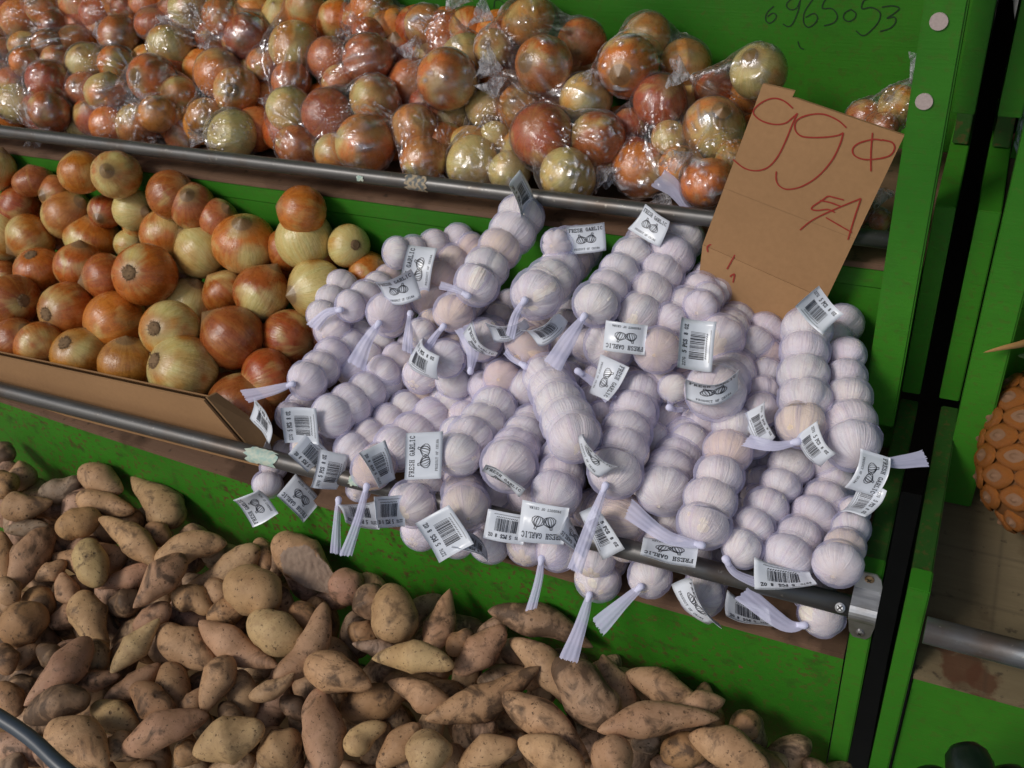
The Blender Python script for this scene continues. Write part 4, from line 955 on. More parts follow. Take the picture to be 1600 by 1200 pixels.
for G in GS:
    F, n, kn, tl, tw, colr, fb, lb = G
    x0, y0, r0 = F[0]; p0 = hit(x0, y0, *HEAPG); d0 = depth(p0) - fb
    if y0 > 830 or (lb.startswith('little')) or 'nearly hidden' in lb:     # lying on the shelf, poking out beneath the rail
        q = hit(x0, y0, (0, -.012 if x0 < 1250 else -.008, 0), (0, 1, 0)); d0 = depth(q)
    p0 = at(x0, y0, d0); x1, y1, r1 = F[-1]; L = SPC*(n-1)
    D = ray(x1, y1); a = D.dot(D); b_ = 2*D.dot(CAM-p0); c_ = (CAM-p0).dot(CAM-p0) - L*L; disc = b_*b_-4*a*c_
    d1 = (-b_ + (disc**.5 if disc > 0 else 0))/(2*a); p1 = CAM + D*d1
    if p1.z < ztop(p1.x, p1.y) + .02:
        p1.z = ztop(p1.x, p1.y)+.02
    mid = None
    if len(F) == 3: mid = at(F[1][0], F[1][1], (d0+d1)/2)
    cs = []; rs = []
    for i in range(n):
        f = i/(n-1); p = p0.lerp(p1, f)
        if mid: p = p0*((1-f)**2) + (mid*2-(p0+p1)/2)*(2*f*(1-f)) + p1*(f*f)
        if 0 < i < n-1: p += CR*R.uniform(-.0025,.0025) + CU*R.uniform(-.002,.002)
        ra, rb = r0/FPX*depth(p0), r1/FPX*depth(p1)
        cs.append(p); rs.append((ra+(rb-ra)*f)*R.uniform(.95,1.05)*1.0)
    gi.append({'c': cs, 'r': rs, 'd0': d0, 'G': G, 'R': L+.03})
relax(gi, it=30, lim=.022, tol=.86)
# nothing may sink through the riser or the shelf
for I in gi:
    cs = placed(I); sh = Vector()
    over = max(c.y + r*.9 - .314 if c.z < ZU2 else 0 for c, r in zip(cs, I['r']))
    low_ = max(ztop(c.x, c.y) + r*.86 - c.z for c, r in zip(cs, I['r']))
    dv = -I['dir']
    k = max(over/max(.2, -dv.y), low_/max(.2, dv.z), 0)
    I['P'] = [c + dv*min(k, .08) for c in cs]
def front_depth(x, y, near, skip=None, include=True):
    best = 9
    D = ray(x, y)
    for I in gi:
        for c, r in zip(I['P'], I['r']):
            oc = CAM - c; a = D.dot(D); b_ = 2*D.dot(oc); q = oc.dot(oc) - r*r*1.1; ds = b_*b_ - 4*a*q
            if ds > 0:
                t_ = (-b_ - ds**.5)/(2*a)
                if t_ < best: best = t_
    for (py, pz, pr_) in ((YL, ZL, RP), (YU, ZU, RP)):
        oc = CAM - Vector((0, py, pz)); a = D.y**2 + D.z**2; b_ = 2*(D.y*oc.y + D.z*oc.z); q = oc.y**2+oc.z**2-pr_*pr_; ds = b_*b_-4*a*q
        if ds > 0: best = min(best, (-b_-ds**.5)/(2*a))
    return best
def surf_depth(x, y, default, w=0):
    ds = [front_depth(x+dx, y+dy, default) for dx, dy in ((0,0),(w,0),(-w,0),(0,w),(0,-w))]
    m = min(ds); return m if m < 5 else default
def sleeve(cs, rs, kn, name, par):
    pts = [cs[0] + (cs[0]-cs[1]).normalized()*rs[0]*.92] + list(cs) + [cs[-1] + (cs[-1]-cs[-2]).normalized()*rs[-1]*.95]
    if kn is not None: pts[0] = kn
    # sample along the axis
    S_ = []; RR = []
    k = 6
    for i in range(len(cs)-1):
        for j in range(k):
            f = j/k; p = cs[i].lerp(cs[i+1], f); r = rs[i]+(rs[i+1]-rs[i])*f; d = (cs[i+1]-cs[i]).length
            # envelope of the two bulbs at this station, the net bridging the valley
            def rad(c, rr_): 
                h = (p-c).length/(rr_*.86); return rr_*max(0, 1-h**2.3)**.5
            e = max(rad(cs[i], rs[i]), rad(cs[i+1], rs[i+1])); S_.append(p); RR.append(max(e, r*.60)*1.03+.0006)
    S_.append(cs[-1]); RR.append(rs[-1]*1.035+.0006)
    def cap(c, rr_, e, endr):
        out = []
        ax_ = e-c; L_ = ax_.length
        for f in (.25,.45,.62,.76,.87,.95,1):
            h = f*L_; q = rr_*max(0, 1-(h/(rr_*.86))**2.3)**.5 if h < rr_*.86 else 0
            out.append((c+ax_*f, max(q+.0009, endr + (rr_*.55-endr)*(1-f)*.9)))
        return out
    A = cap(cs[0], rs[0], pts[0], .0022); B_ = cap(cs[-1], rs[-1], pts[-1], .0022)
    P = [a for a, _ in reversed(A)] + S_ + [b for b, _ in B_]; Q = [q for _, q in reversed(A)] + RR + [q for _, q in B_]
    b = MB(); b.tube(P, Q, 20, caps=False); return b.build(name, NET, par, smooth=True)
def tail(kn, path, w, par, seed):
    rr = random.Random(seed)
    C_ = catmull([kn]+path, 7); n = len(C_); cols = 25; vs = []; fs = []
    for i, p in enumerate(C_):
        f = i/(n-1); t_ = (C_[min(i+1,n-1)]-C_[max(i-1,0)]).normalized(); side = t_.cross((p-CAM).normalized()).normalized(); up = side.cross(t_)
        ww = .0028 + (w-.0028)*min(1, f*1.05)**.85
        for k in range(cols):
            u = k/(cols-1)*2-1
            vs.append(p + side*ww*u*(1+.04*math.sin(9*f+seed)) + up*((.00016*f+.00010)*(math.sin(k*.9+seed+f*1.5)+1.6*math.sin(k*.38+seed*2-f*2)) - .0022*(1-u*u)*(1-f*.3)) + t_*(rr.uniform(-.0012,.0012)+.0035*u*math.sin(seed) if i == n-1 else 0))
    for i in range(n-1):
        for k in range(cols-1): fs.append((i*cols+k, i*cols+k+1, (i+1)*cols+k+1, (i+1)*cols+k))
    put('net_tail', mesh('net_tail', vs, fs, NET_T, True), par)
    b = MB(); d = (path[0]-kn).normalized()
    b.tube([kn-d*.0045, kn-d*.003, kn, kn+d*.003, kn+d*.0055, kn+d*.008], [.0016,.0036,.0044,.0038,.0030,.0026], 12); b.build('net_knot', KNOT, par, smooth=True)
roots = []
for gi_n, I in enumerate(gi):
    F, n, kn, tl, tw, colr, fb, lb = I['G']; cs = I['P']
    rt = empty('garlic_string', sum(cs, Vector())/len(cs), lb, 'garlic string', 'netted strings of garlic piled on the middle shelf'); roots.append(rt); I['root'] = rt
    ax_ = (cs[1]-cs[0]).normalized()
    for i, (c, r) in enumerate(zip(cs, I['r'])):
        d = (cs[min(i+1, n-1)]-cs[max(i-1, 0)]).normalized(); d = (d + Vector((R.uniform(-.22,.22), R.uniform(-.22,.22), R.uniform(-.22,.22)))).normalized()
        if R.random() < .5: d = -d
        q = d.to_track_quat('Z', 'Y') @ Quaternion((0,0,1), R.uniform(0, 6.28))
        o = put('garlic_bulb', R.choice(GM), rt, Matrix.Translation(c) @ q.to_matrix().to_4x4() @ Matrix.Diagonal((r*R.uniform(.94,1.0), r*R.uniform(.93,.99), r*.97, 1)))
        o.color = gcol(colr if R.random() < .85 else R.choice('wp'))
    K = None
    if kn:
        kd = front_depth(kn[0], kn[1], 0); kd2 = depth(cs[0]) - I['r'][0]*.55
        if kd > 5: kd = kd2
        kd = max(min(kd, kd2+.02), kd2-.03); K = at(kn[0], kn[1], kd-.001)
    close = K is not None and (K-cs[0]).length < I['r'][0]*1.5
    sleeve(cs, I['r'], K if close else None, 'net_sleeve', rt)
    if K is not None and tl:
        path = []; dd = depth(K)
        for (x, y) in tl:
            s_ = surf_depth(x, y, 9, 6)
            if s_ < 5: dd = min(dd + .015, s_ - .003) if s_ < dd+.03 else dd+.004
            else: dd = dd + .002
            # hang clear of the riser
            p = at(x, y, dd)
            if p.y > -.006 and p.z < ztop(p.x, 0): dd = depth(hit(x, y, (0,-.008,0), (0,1,0))); p = at(x, y, dd)
            path.append(p)
        tail(K, path, tw/2*1.25/FPX*dd, rt, gi_n)
# the one lilac tail that sticks up over the rail
I = gi[4]; c = I['P'][-1]; k = at(1083, 340, depth(c)); tail(k, [at(1066, 314, depth(c)-.006), at(1050, 292, depth(c)-.012), at(1028, 278, depth(c)-.018)], 17/FPX*1.2, I['root'], 77)
# buried layer
SPG = [(c, r) for I in gi for c, r in zip(I['P'], I['r'])]
for i in range(16):
    for j in range(5):
        x = 520+i*52; y = 470+j*80+i*6 - (30 if i > 8 else 0)
        if x > 1330 or y > 850 or (x < 640 and y > 690): continue
        p = hit(x, y, *HEAPG); d = depth(p)+.065; p = at(x, y, d)
        if p.z < ztop(p.x, p.y)+.022 or p.y > .285: continue
        if hidden(rim(p, .026), SPG): continue
        rt = empty('garlic_string', p, 'netted garlic buried in shade under the visible strings', 'garlic string', 'garlic strings buried inside the heap')
        dr = Vector((R.uniform(-.3,.3), 1, R.uniform(-.1,.3))).normalized(); cs = [p+dr*.031*(q-1) for q in range(3)]; rs = [.024]*3
        for c in cs:
            o = put('garlic_bulb', R.choice(GM), rt, Matrix.Translation(c) @ dr.to_track_quat('Z','Y').to_matrix().to_4x4() @ Matrix.Diagonal((.024,.024,.024,1))); o.color = gcol('w')
        sleeve(cs, rs, None, 'net_sleeve', rt)

# ------------------------------------------------------------------ printed tags
SER = {
'F': [[(.2,0),(.2,1)],[(.02,1),(.92,1),(.92,.78)],[(.2,.5),(.65,.5)],[(.02,0),(.42,0)]],
'R': [[(.2,0),(.2,1)],[(.02,1),(.6,1),(.82,.88),(.82,.64),(.6,.5),(.2,.5)],[(.5,.5),(.85,0),(1,0)],[(.02,0),(.4,0)]],
'E': [[(.2,0),(.2,1)],[(.02,1),(.88,1),(.88,.78)],[(.2,.5),(.65,.5)],[(.02,0),(.92,0),(.92,.24)]],
'S': [[(.85,.78),(.75,.95),(.5,1),(.2,.92),(.12,.75),(.25,.58),(.7,.44),(.88,.27),(.78,.07),(.5,0),(.2,.06),(.1,.24)]],
'H': [[(.2,0),(.2,1)],[(.8,0),(.8,1)],[(.2,.5),(.8,.5)],[(.03,0),(.37,0)],[(.03,1),(.37,1)],[(.63,0),(.97,0)],[(.63,1),(.97,1)]],
'G': [[(.88,.76),(.7,.96),(.45,1),(.2,.85),(.1,.5),(.2,.15),(.45,0),(.75,.05),(.85,.2),(.85,.42)],[(.6,.42),(1,.42)]],
'A': [[(.08,0),(.5,1),(.92,0)],[(.25,.34),(.75,.34)],[(-.05,0),(.24,0)],[(.74,0),(1.05,0)]],
'L': [[(.2,1),(.2,0)],[(.02,0),(.88,0),(.88,.28)],[(.02,1),(.42,1)]],
'I': [[(.5,0),(.5,1)],[(.28,0),(.72,0)],[(.28,1),(.72,1)]],
'C': [[(.88,.76),(.7,.96),(.45,1),(.2,.85),(.1,.5),(.2,.15),(.45,0),(.72,.05),(.88,.24)]],
'P': [[(.2,0),(.2,1)],[(.02,1),(.6,1),(.84,.87),(.84,.62),(.6,.46),(.2,.46)],[(.02,0),(.42,0)]],
'O': [[(.5,1),(.2,.85),(.1,.5),(.2,.15),(.5,0),(.8,.15),(.9,.5),(.8,.85),(.5,1)]],
'D': [[(.2,0),(.2,1)],[(.02,1),(.55,1),(.85,.78),(.88,.5),(.85,.22),(.55,0),(.02,0)]],
'U': [[(.2,1),(.2,.2),(.4,0),(.65,0),(.82,.2),(.82,1)],[(.03,1),(.37,1)],[(.65,1),(.98,1)]],
'T': [[(.5,0),(.5,1)],[(.05,.78),(.05,1),(.95,1),(.95,.78)],[(.28,0),(.72,0)]],
'N': [[(.2,0),(.2,1),(.8,0),(.8,1)],[(.03,0),(.37,0)],[(.65,1),(.97,1)]],
'Z': [[(.1,.8),(.1,1),(.85,1),(.1,0),(.9,0),(.9,.22)]],
'5': [[(.85,1),(.2,1),(.18,.58),(.55,.62),(.85,.45),(.85,.18),(.55,0),(.2,.03),(.1,.2)]],
'8': [[(.5,1),(.22,.88),(.22,.65),(.5,.53),(.8,.38),(.82,.12),(.5,0),(.18,.12),(.2,.38),(.5,.53),(.78,.65),(.78,.88),(.5,1)]],
'2': [[(.15,.75),(.25,.95),(.55,1),(.82,.85),(.8,.62),(.1,0),(.88,0),(.88,.15)]],
'7': [[(.1,.82),(.1,1),(.88,1),(.4,0)]],
' ': []}
def text(out, s, x0, y0, w, h, sw):
    n = len(s); cw = w/n
    for i, ch in enumerate(s):
        for L in SER[ch]: out.append(([(x0+cw*(i+.08+.82*x), y0+h*y) for x, y in L], sw))
def bulb_draw(out, cx, cy, s, a, sw):
    ca, sa = math.cos(a), math.sin(a)
    def T(L): return [(cx+s*(x*ca-y*sa), cy+s*(x*sa+y*ca)) for x, y in L]
    out.append((T([(-.12,1.5),(-.16,1.05),(-.5,.75),(-.85,.35),(-.95,-.15),(-.7,-.6),(-.25,-.78),(.25,-.78),(.7,-.6),(.95,-.15),(.85,.35),(.5,.75),(.14,1.05),(.16,1.45),(-.12,1.5)]), sw*1.3))
    for k in (-.62,-.25,.2,.58): out.append((T([(k*.2,1.0),(k*.95,.4),(k*1.0,-.2),(k*.5,-.76)]), sw*(1.8 if k > 0 else 1)))
FRONT = []; BACK = []      # in tag units: x -1..1 along the text, y -1..1
text(FRONT, 'FRESH GARLIC', -.92, .52, 1.84, .26, .030)
bulb_draw(FRONT, -.26, -.12, .30, .28, .022); bulb_draw(FRONT, .24, -.10, .30, -.25, .022)
text(FRONT, 'PRODUCT OF CHINA', -.70, -.80, 1.40, .12, .014)
text(BACK, '227G', -.90, .55, .36, .19, .020); text(BACK, '5 PCS', -.36, .52, .56, .25, .034); text(BACK, '8 OZ', .36, .53, .46, .22, .030)
rr = random.Random(12); x = -.55
while x < .55:
    w_ = rr.choice((.014,.014,.026,.040)); BACK.append(([(x, .32), (x, -.52)], w_)); x += w_+rr.choice((.018,.018,.034))
for i in range(12): BACK.append(([(-.52+i*.09, -.66), (-.47+i*.09, -.60)], .03))
for i in range(30): BACK.append(([(-.66+i*.045, -.84), (-.64+i*.045, -.80)], .018))
def nearest_root(x, y):
    best = None; bd = 1e9
    for I in gi:
        for c in I['P'][:2]+I['P'][-1:]:
            q = proj(c); d = (q[0]-x)**2 + (q[1]-y)**2
            if d < bd: bd = d; best = I
    return best
def make_tag(x, y, ang, side, w, h, seed, fixd=None, tilt=None, curl=None):
    rr = random.Random(seed); a = math.radians(ang); I = nearest_root(x, y)
    # frame facing the viewer, turned in the picture plane, tilted a little
    TX = (CR*math.cos(a) + CU*math.sin(a)); TY = (-CR*math.sin(a) + CU*math.cos(a)); TN = -CF
    # slivers in the picture are tags seen at a slant
    w *= .94; h *= .94; W_, H_ = max(w, 60), max(h, 46)
    tl = tilt if tilt is not None else (math.acos(min(1, h/H_)) if h < H_ else rr.uniform(-.15,.15))
    TY2 = TY*math.cos(tl) + TN*math.sin(tl); TN2 = TN*math.cos(tl) - TY*math.sin(tl)
    tl2 = (math.acos(min(1, w/W_)) if w < W_ else rr.uniform(-.12,.12))
    TX2 = TX*math.cos(tl2) + TN2*math.sin(tl2); TN3 = TN2*math.cos(tl2) - TX*math.sin(tl2)
    dps = []
    for i in (-.7,0,.7):
        for j in (-.7,0,.7):
            q = front_depth(x + (i*w/2*math.cos(a) - j*h/2*math.sin(a)), y - (i*w/2*math.sin(a) + j*h/2*math.cos(a)), 0)
            if q < 5: dps.append(q)
    d = (min(dps)-.004) if dps else depth(I['P'][0])-.01
    if fixd: d = fixd
    hw, hh = W_/2/FPX*d, H_/2/FPX*d
    d -= abs(math.sin(tl))*hh*.55; c = at(x, y, d)
    q = c
    c1, c2, c3 = curl if curl else (rr.uniform(-.007,.011), rr.uniform(-.007,.007), rr.uniform(-.007,.005))
    cut = [rr.uniform(-.05,.05) for _ in range(4)]
    def P(u, v, e=0):
        z = -(c1*u*u) + c2*u*v - c3*v*v + .0009*math.sin(4*u+seed)*math.cos(3*v+seed*2) + .0012*abs(u*math.cos(seed)+v*math.sin(seed)-.2)
        return c + TX2*hw*(u + cut[0]*v) + TY2*hh*(v + cut[1]*u) + TN3*(z+e)
    N = 10; vs = []; fs = []
    for i in range(N+1):
        for j in range(N+1): vs.append(P(i/N*2-1, j/N*2-1))
    for i in range(N):
        for j in range(N): fs.append((i*(N+1)+j, i*(N+1)+j+1, (i+1)*(N+1)+j+1, (i+1)*(N+1)+j))
    # give it thickness
    k = len(vs); vs += [v - TN3*.0004 for v in vs]; fs += [tuple(q_+k for q_ in reversed(f)) for f in fs]
    for i in range(N):
        for (a_, b_) in ((i, i+1), (N*(N+1)+i, N*(N+1)+i+1), (i*(N+1), (i+1)*(N+1)), (i*(N+1)+N, (i+1)*(N+1)+N)): fs.append((a_, b_, b_+k, a_+k))
    nf = len(fs); ml = [0]*nf
    for L, sw in (FRONT if side == 'F' else BACK):
        asp = H_/W_
        for (xa, ya), (xb, yb) in zip(L[:-1], L[1:]):
            dx, dy = xb-xa, (yb-ya)*asp; l = math.hypot(dx, dy)
            if l < 1e-6: continue
            m_ = 3 if l > .4 else 1; px, py = -dy/l*sw/2, dx/l*sw/2/asp; ex, ey = dx/l*sw*.3, dy/l*sw*.3/asp
            for s_ in range(m_):
                a0 = (xa-ex + (dx+2*ex)*s_/m_, ya-ey + (yb-ya+2*ey)*s_/m_); a1 = (xa-ex + (dx+2*ex)*(s_+1)/m_, ya-ey + (yb-ya+2*ey)*(s_+1)/m_)
                k = len(vs)
                for (ux, uy) in ((a0[0]-px, a0[1]-py), (a0[0]+px, a0[1]+py), (a1[0]+px, a1[1]+py), (a1[0]-px, a1[1]-py)): vs.append(P(ux*.97, uy*.97, .00035))
                fs.append((k, k+1, k+2, k+3)); ml.append(1)
    me = mesh('tag', vs, fs, [PAPER, PRINT], False, ml)
    me.polygons.foreach_set('use_smooth', [i < nf for i in range(len(fs))])
    put('tag', me, I['root'])
TAGS = [(662,712,90,'F',78,62),(470,664,90,'B',60,58),(487,712,135,'B',56,48),(517,738,75,'B',64,44),(400,790,113,'F',52,50),(470,778,140,'F',60,42),
 (592,727,112,'B',66,34),(605,800,186,'B',44,52),(562,803,200,'B',50,36),(696,832,122,'B',76,66),(790,824,170,'B',68,50),(849,818,173,'F',78,66),
 (977,528,173,'F',70,50),(1086,540,82,'B',84,58),(948,592,245,'F',66,42),(653,420,80,'F',76,50),(622,452,20,'F',62,42),(916,372,10,'F',62,44),
 (1017,352,-25,'F',52,44),(815,303,150,'B',42,40),(851,515,60,'B',50,34),(794,515,30,'B',60,24),(1276,485,-45,'B',64,50),(1362,741,250,'F',70,56),
 (1116,611,12,'F',88,34),(655,563,-18,'B',50,44),(925,712,-48,'F',76,20),(785,752,-35,'F',76,16),(938,831,-62,'B',88,36),(1046,860,165,'F',92,32),
 (1223,905,172,'B',96,30),(1166,960,165,'B',78,28),(1090,945,-55,'F',92,22),(744,544,-42,'F',66,14),(1187,664,-40,'B',50,28),(1268,697,-35,'B',52,34),
 (1350,785,250,'B',56,30),(412,656,-20,'B',50,38),(420,682,-22,'B',34,24),(896,838,165,'F',46,30),(740,850,165,'B',60,20)]
for k, T_ in enumerate(TAGS):
    cu = None
    if k == 24: cu = (.014, 0, -.004)
    make_tag(*T_, seed=k*7+3, curl=cu)
# ================================================================== SWEET POTATOES
HEAPS = plane3((-1.1, -.05, -.150), (-.2, -.05, -.205), (-.7, -.40, -.245))
# x1,y1,x2,y2,width, fat position 0..1, taper of end1/end2, bend px, colour, front bias, words
PO = [
 (12,750,58,738,46,.5,.8,.7,0,'t',0,'small round'),(62,772,130,750,46,.4,.7,.7,3,'g',.005,'dark grey-brown'),(126,733,190,768,50,.45,.8,.4,0,'t',.01,'smooth pale-topped'),
 (122,775,208,797,40,.3,.8,.7,2,'t',0,'double-lobed'),(206,746,275,822,62,.72,.22,.85,-4,'t',.01,'gourd-shaped, long-necked'),(5,792,78,782,46,.25,.9,.35,3,'t',.005,'club-shaped'),
 (88,828,156,806,50,.5,.8,.8,0,'b',.01,'egg-shaped brown'),(155,812,243,882,48,.6,.2,.3,-6,'t',.012,'spindle-shaped, pointed at both ends'),(8,828,78,822,28,.5,.4,.6,0,'g',0,'thin greyish'),
 (78,868,196,866,56,.62,.15,.8,6,'p',0,'broad tapering pinkish'),(134,846,150,914,53,.5,.8,.8,0,'y',.018,'pale yellow egg-shaped'),(85,830,20,932,62,.45,.5,.08,6,'p',.008,'turnip-like, tailed'),
 (2,832,8,906,36,.5,.6,.6,0,'b',0,'narrow brown'),(56,905,104,880,32,.5,.3,.6,0,'p',0,'short pinkish'),(98,895,118,944,38,.6,.6,.6,3,'t',.008,'small upright'),
 (210,948,286,870,52,.6,.12,.7,0,'k',.012,'rosy pointed'),(153,918,238,888,38,.6,.2,.5,0,'k',-.005,'mauve tapering'),(246,880,352,848,50,.4,.8,.6,-6,'t',0,'lumpy bent'),
 (280,922,402,852,52,.68,.06,.8,8,'t',.012,'long, whip-tailed'),(404,842,420,892,36,.5,.7,.7,0,'p',-.002,'rounded pinkish'),(432,842,521,930,72,.4,.8,.2,-4,'c',.02,'cut-faced'),
 (358,905,435,940,76,.5,.85,.85,0,'t',.014,'big round'),(392,965,470,1012,68,.5,.85,.75,0,'y',.012,'round yellowish'),(328,905,352,945,38,.5,.7,.7,0,'t',-.008,'half-hidden tan'),
 (270,930,332,958,46,.35,.9,.6,-4,'t',.004,'knuckle-shaped'),(128,925,166,1018,56,.35,.75,.25,3,'t',.018,'pale teardrop'),(42,930,80,955,52,.5,.8,.8,0,'b',-.005,'shaded brown'),
 (4,998,70,950,68,.45,.8,.8,0,'b',.008,'big dark brown'),(78,978,130,952,42,.6,.6,.7,0,'p',0,'stubby pink'),(174,1052,247,968,42,.5,.15,.15,0,'y',.016,'pale spindle, thin-tipped'),
 (142,1000,158,1052,46,.5,.7,.5,0,'t',0,'squat tan'),(254,980,336,1036,62,.45,.8,.6,3,'t',.004,'thick pale'),(314,972,432,1042,54,.4,.35,.25,4,'k',.016,'rosy torpedo'),
 (325,968,382,945,46,.5,.6,.7,0,'b',-.006,'dusky short'),(504,944,430,1056,50,.5,.6,.8,-14,'p',.018,'long curved'),(40,1100,138,1000,62,.62,.12,.6,4,'k',.012,'large rosy tailed'),
 (14,1046,58,1008,34,.5,.3,.6,0,'p',0,'skinny'),(0,1008,16,1052,40,.5,.7,.6,0,'b',0,'brown stub'),(20,1062,52,1098,50,.5,.8,.6,0,'d',0,'black-smudged'),
 (110,1070,184,1056,34,.5,.3,.6,0,'k',-.004,'thin mauve'),(164,1092,247,1036,40,.5,.5,.6,5,'p',.004,'slender reddish'),(40,1126,138,1090,60,.55,.5,.7,-4,'d',.01,'dirty broad'),
 (80,1140,162,1200,76,.4,.85,.3,-6,'t',.022,'fat-shouldered'),(144,1104,216,1140,52,.45,.6,.75,0,'y',.016,'blunt yellowish'),(206,1074,268,1118,50,.5,.7,.7,0,'b',0,'smooth brown'),
 (262,1036,290,1112,54,.45,.8,.5,3,'t',.006,'speckled'),(362,1028,320,1112,54,.35,.6,.4,3,'p',.014,'cone-shaped, blunt-tipped'),(195,1172,322,1122,60,.45,.7,.5,-5,'k',.014,'large speckled rosy'),
 (168,1186,200,1146,42,.5,.5,.7,0,'t',0,'small stumpy'),(304,1178,412,1142,72,.5,.35,.6,-3,'y',.018,'lemon-shaped, white-budded'),(374,1048,386,1134,52,.5,.7,.7,0,'t',0,'upright tan'),
 (390,1088,458,1054,34,.4,.5,.2,4,'t',.01,'small tapered'),(280,1118,326,1076,36,.5,.3,.6,0,'p',-.006,'shaded thin'),(498,1078,512,1210,72,.5,.7,.8,0,'k',.024,'wrinkled upright pink'),
 (480,1036,577,1070,64,.4,.8,.35,0,'p',.018,'wedge-shaped'),(535,1112,634,1082,62,.4,.8,.7,0,'b',.004,'blocky golden-brown'),(546,1178,602,1132,46,.35,.9,.5,-4,'y',.02,'pear-shaped little'),
 (584,1030,706,1040,50,.5,.15,.5,-5,'y',.018,'pale yellow spindle'),(553,1006,652,1026,28,.4,.3,.5,0,'g',.0,'thin grey'),(608,1066,704,1112,48,.55,.25,.7,-3,'p',.008,'slanted pinkish'),
 (668,1122,838,1042,58,.45,.3,.25,8,'s',.026,'long black-spotted'),(712,1050,782,978,54,.5,.5,.7,4,'p',.008,'plump spotted'),(702,922,668,1012,50,.65,.12,.6,-4,'p',.008,'carrot-like upright'),
 (606,916,622,1002,74,.6,.75,.85,0,'t',.016,'big dark-eyed round'),(568,915,592,965,60,.5,.7,.7,0,'d',-.004,'stained grey'),(522,898,562,938,56,.5,.85,.7,0,'k',.0,'round rosy'),
 (460,945,492,984,46,.5,.8,.6,0,'b',.0,'bruised tan'),(766,956,924,1008,56,.42,.25,.15,-6,'d',.012,'long dirt-crusted'),(798,1002,892,1112,56,.45,.35,.1,-10,'t',.006,'triangular, thin-tailed'),
 (870,1032,958,1128,84,.55,.6,.85,0,'d',.0,'very large grubby'),(788,1086,918,1186,58,.4,.6,.35,-4,'p',.018,'long pale-backed'),(943,1024,998,1106,50,.5,.3,.6,6,'p',.004,'curved upright'),
 (978,1056,1102,1112,56,.45,.5,.2,-5,'t',.02,'smooth light torpedo'),(1058,1112,1130,1092,46,.5,.6,.2,0,'p',.006,'small pointed pink'),(938,1142,1118,1122,56,.38,.2,.3,-6,'p',.022,'long twin-tapered'),
 (1078,1152,1196,1208,66,.45,.3,.5,-6,'p',.022,'large brown-nosed'),(930,1200,982,1164,66,.5,.7,.85,0,'t',.018,'domed pale'),(662,1142,672,1208,72,.5,.75,.8,0,'y',.026,'round, slit-marked'),
 (590,1200,655,1134,52,.55,.3,.6,0,'p',.008,'slim pink-brown'),(718,1196,806,1160,56,.5,.5,.4,0,'p',.014,'ridged'),(812,1158,908,1206,60,.5,.6,.6,-3,'t',.02,'broad-backed'),
 (404,1190,470,1152,64,.55,.6,.7,0,'t',.012,'rounded bottom-edge'),(278,1195,306,1160,42,.5,.5,.6,0,'b',.0,'brown bottom-edge'),(988,1166,1030,1148,42,.5,.6,.6,0,'g',-.01,'greyish shaded'),
 (1034,1182,1108,1162,58,.5,.7,.7,0,'b',.0,'dark rounded'),(1150,1150,1182,1118,42,.5,.6,.7,0,'b',-.006,'brown sliver'),(168,948,222,936,46,.5,.6,.7,0,'d',-.006,'dark back-row'),
 (212,992,264,944,46,.5,.4,.7,0,'k',-.006,'dusky pink'),(0,738,12,775,44,.5,.7,.7,0,'b',.0,'edge-cut brown'),(0,692,14,722,36,.5,.6,.7,0,'d',.0,'dark topmost left'),
 (0,905,22,942,42,.5,.6,.7,0,'p',.004,'edge-cut pinkish'),(0,1070,26,1114,46,.5,.7,.6,0,'b',.006,'brown low-left'),(700,1020,740,990,44,.5,.5,.6,0,'b',-.008,'shaded middle'),
 (820,1075,858,1030,46,.5,.6,.6,0,'p',-.006,'pinkish underneath'),(545,980,590,1000,42,.5,.6,.7,0,'b',-.008,'hidden brown'),(440,1090,480,1120,40,.5,.6,.6,0,'d',-.008,'black shaded'),
 (1120,1180,1230,1205,60,.5,.5,.5,0,'b',.0,'dim lowest-right'),(230,820,262,850,40,.5,.6,.6,0,'b',-.01,'shadowed tan'),(300,845,345,862,42,.5,.6,.6,0,'t',-.006,'greenish-shaded tan'),
 (640,1150,600,1190,50,.5,.5,.6,0,'k',.0,'pink lower'),(740,1130,775,1160,44,.5,.6,.6,0,'d',-.008,'dim small'),(860,1130,900,1150,40,.5,.6,.6,0,'d',-.008,'grimy small'),
 (690,1175,725,1195,46,.5,.6,.6,0,'p',.002,'small bottom pink'),(345,1100,380,1150,40,.5,.6,.6,0,'d',-.006,'sooty'),(60,1010,100,1040,36,.5,.6,.6,0,'d',-.004,'blackened'),
]
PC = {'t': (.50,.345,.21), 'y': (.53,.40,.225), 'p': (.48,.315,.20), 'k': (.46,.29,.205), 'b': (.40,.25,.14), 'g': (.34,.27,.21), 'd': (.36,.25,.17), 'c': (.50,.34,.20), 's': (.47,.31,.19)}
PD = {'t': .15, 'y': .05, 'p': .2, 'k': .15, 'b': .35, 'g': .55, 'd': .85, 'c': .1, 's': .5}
pit = []
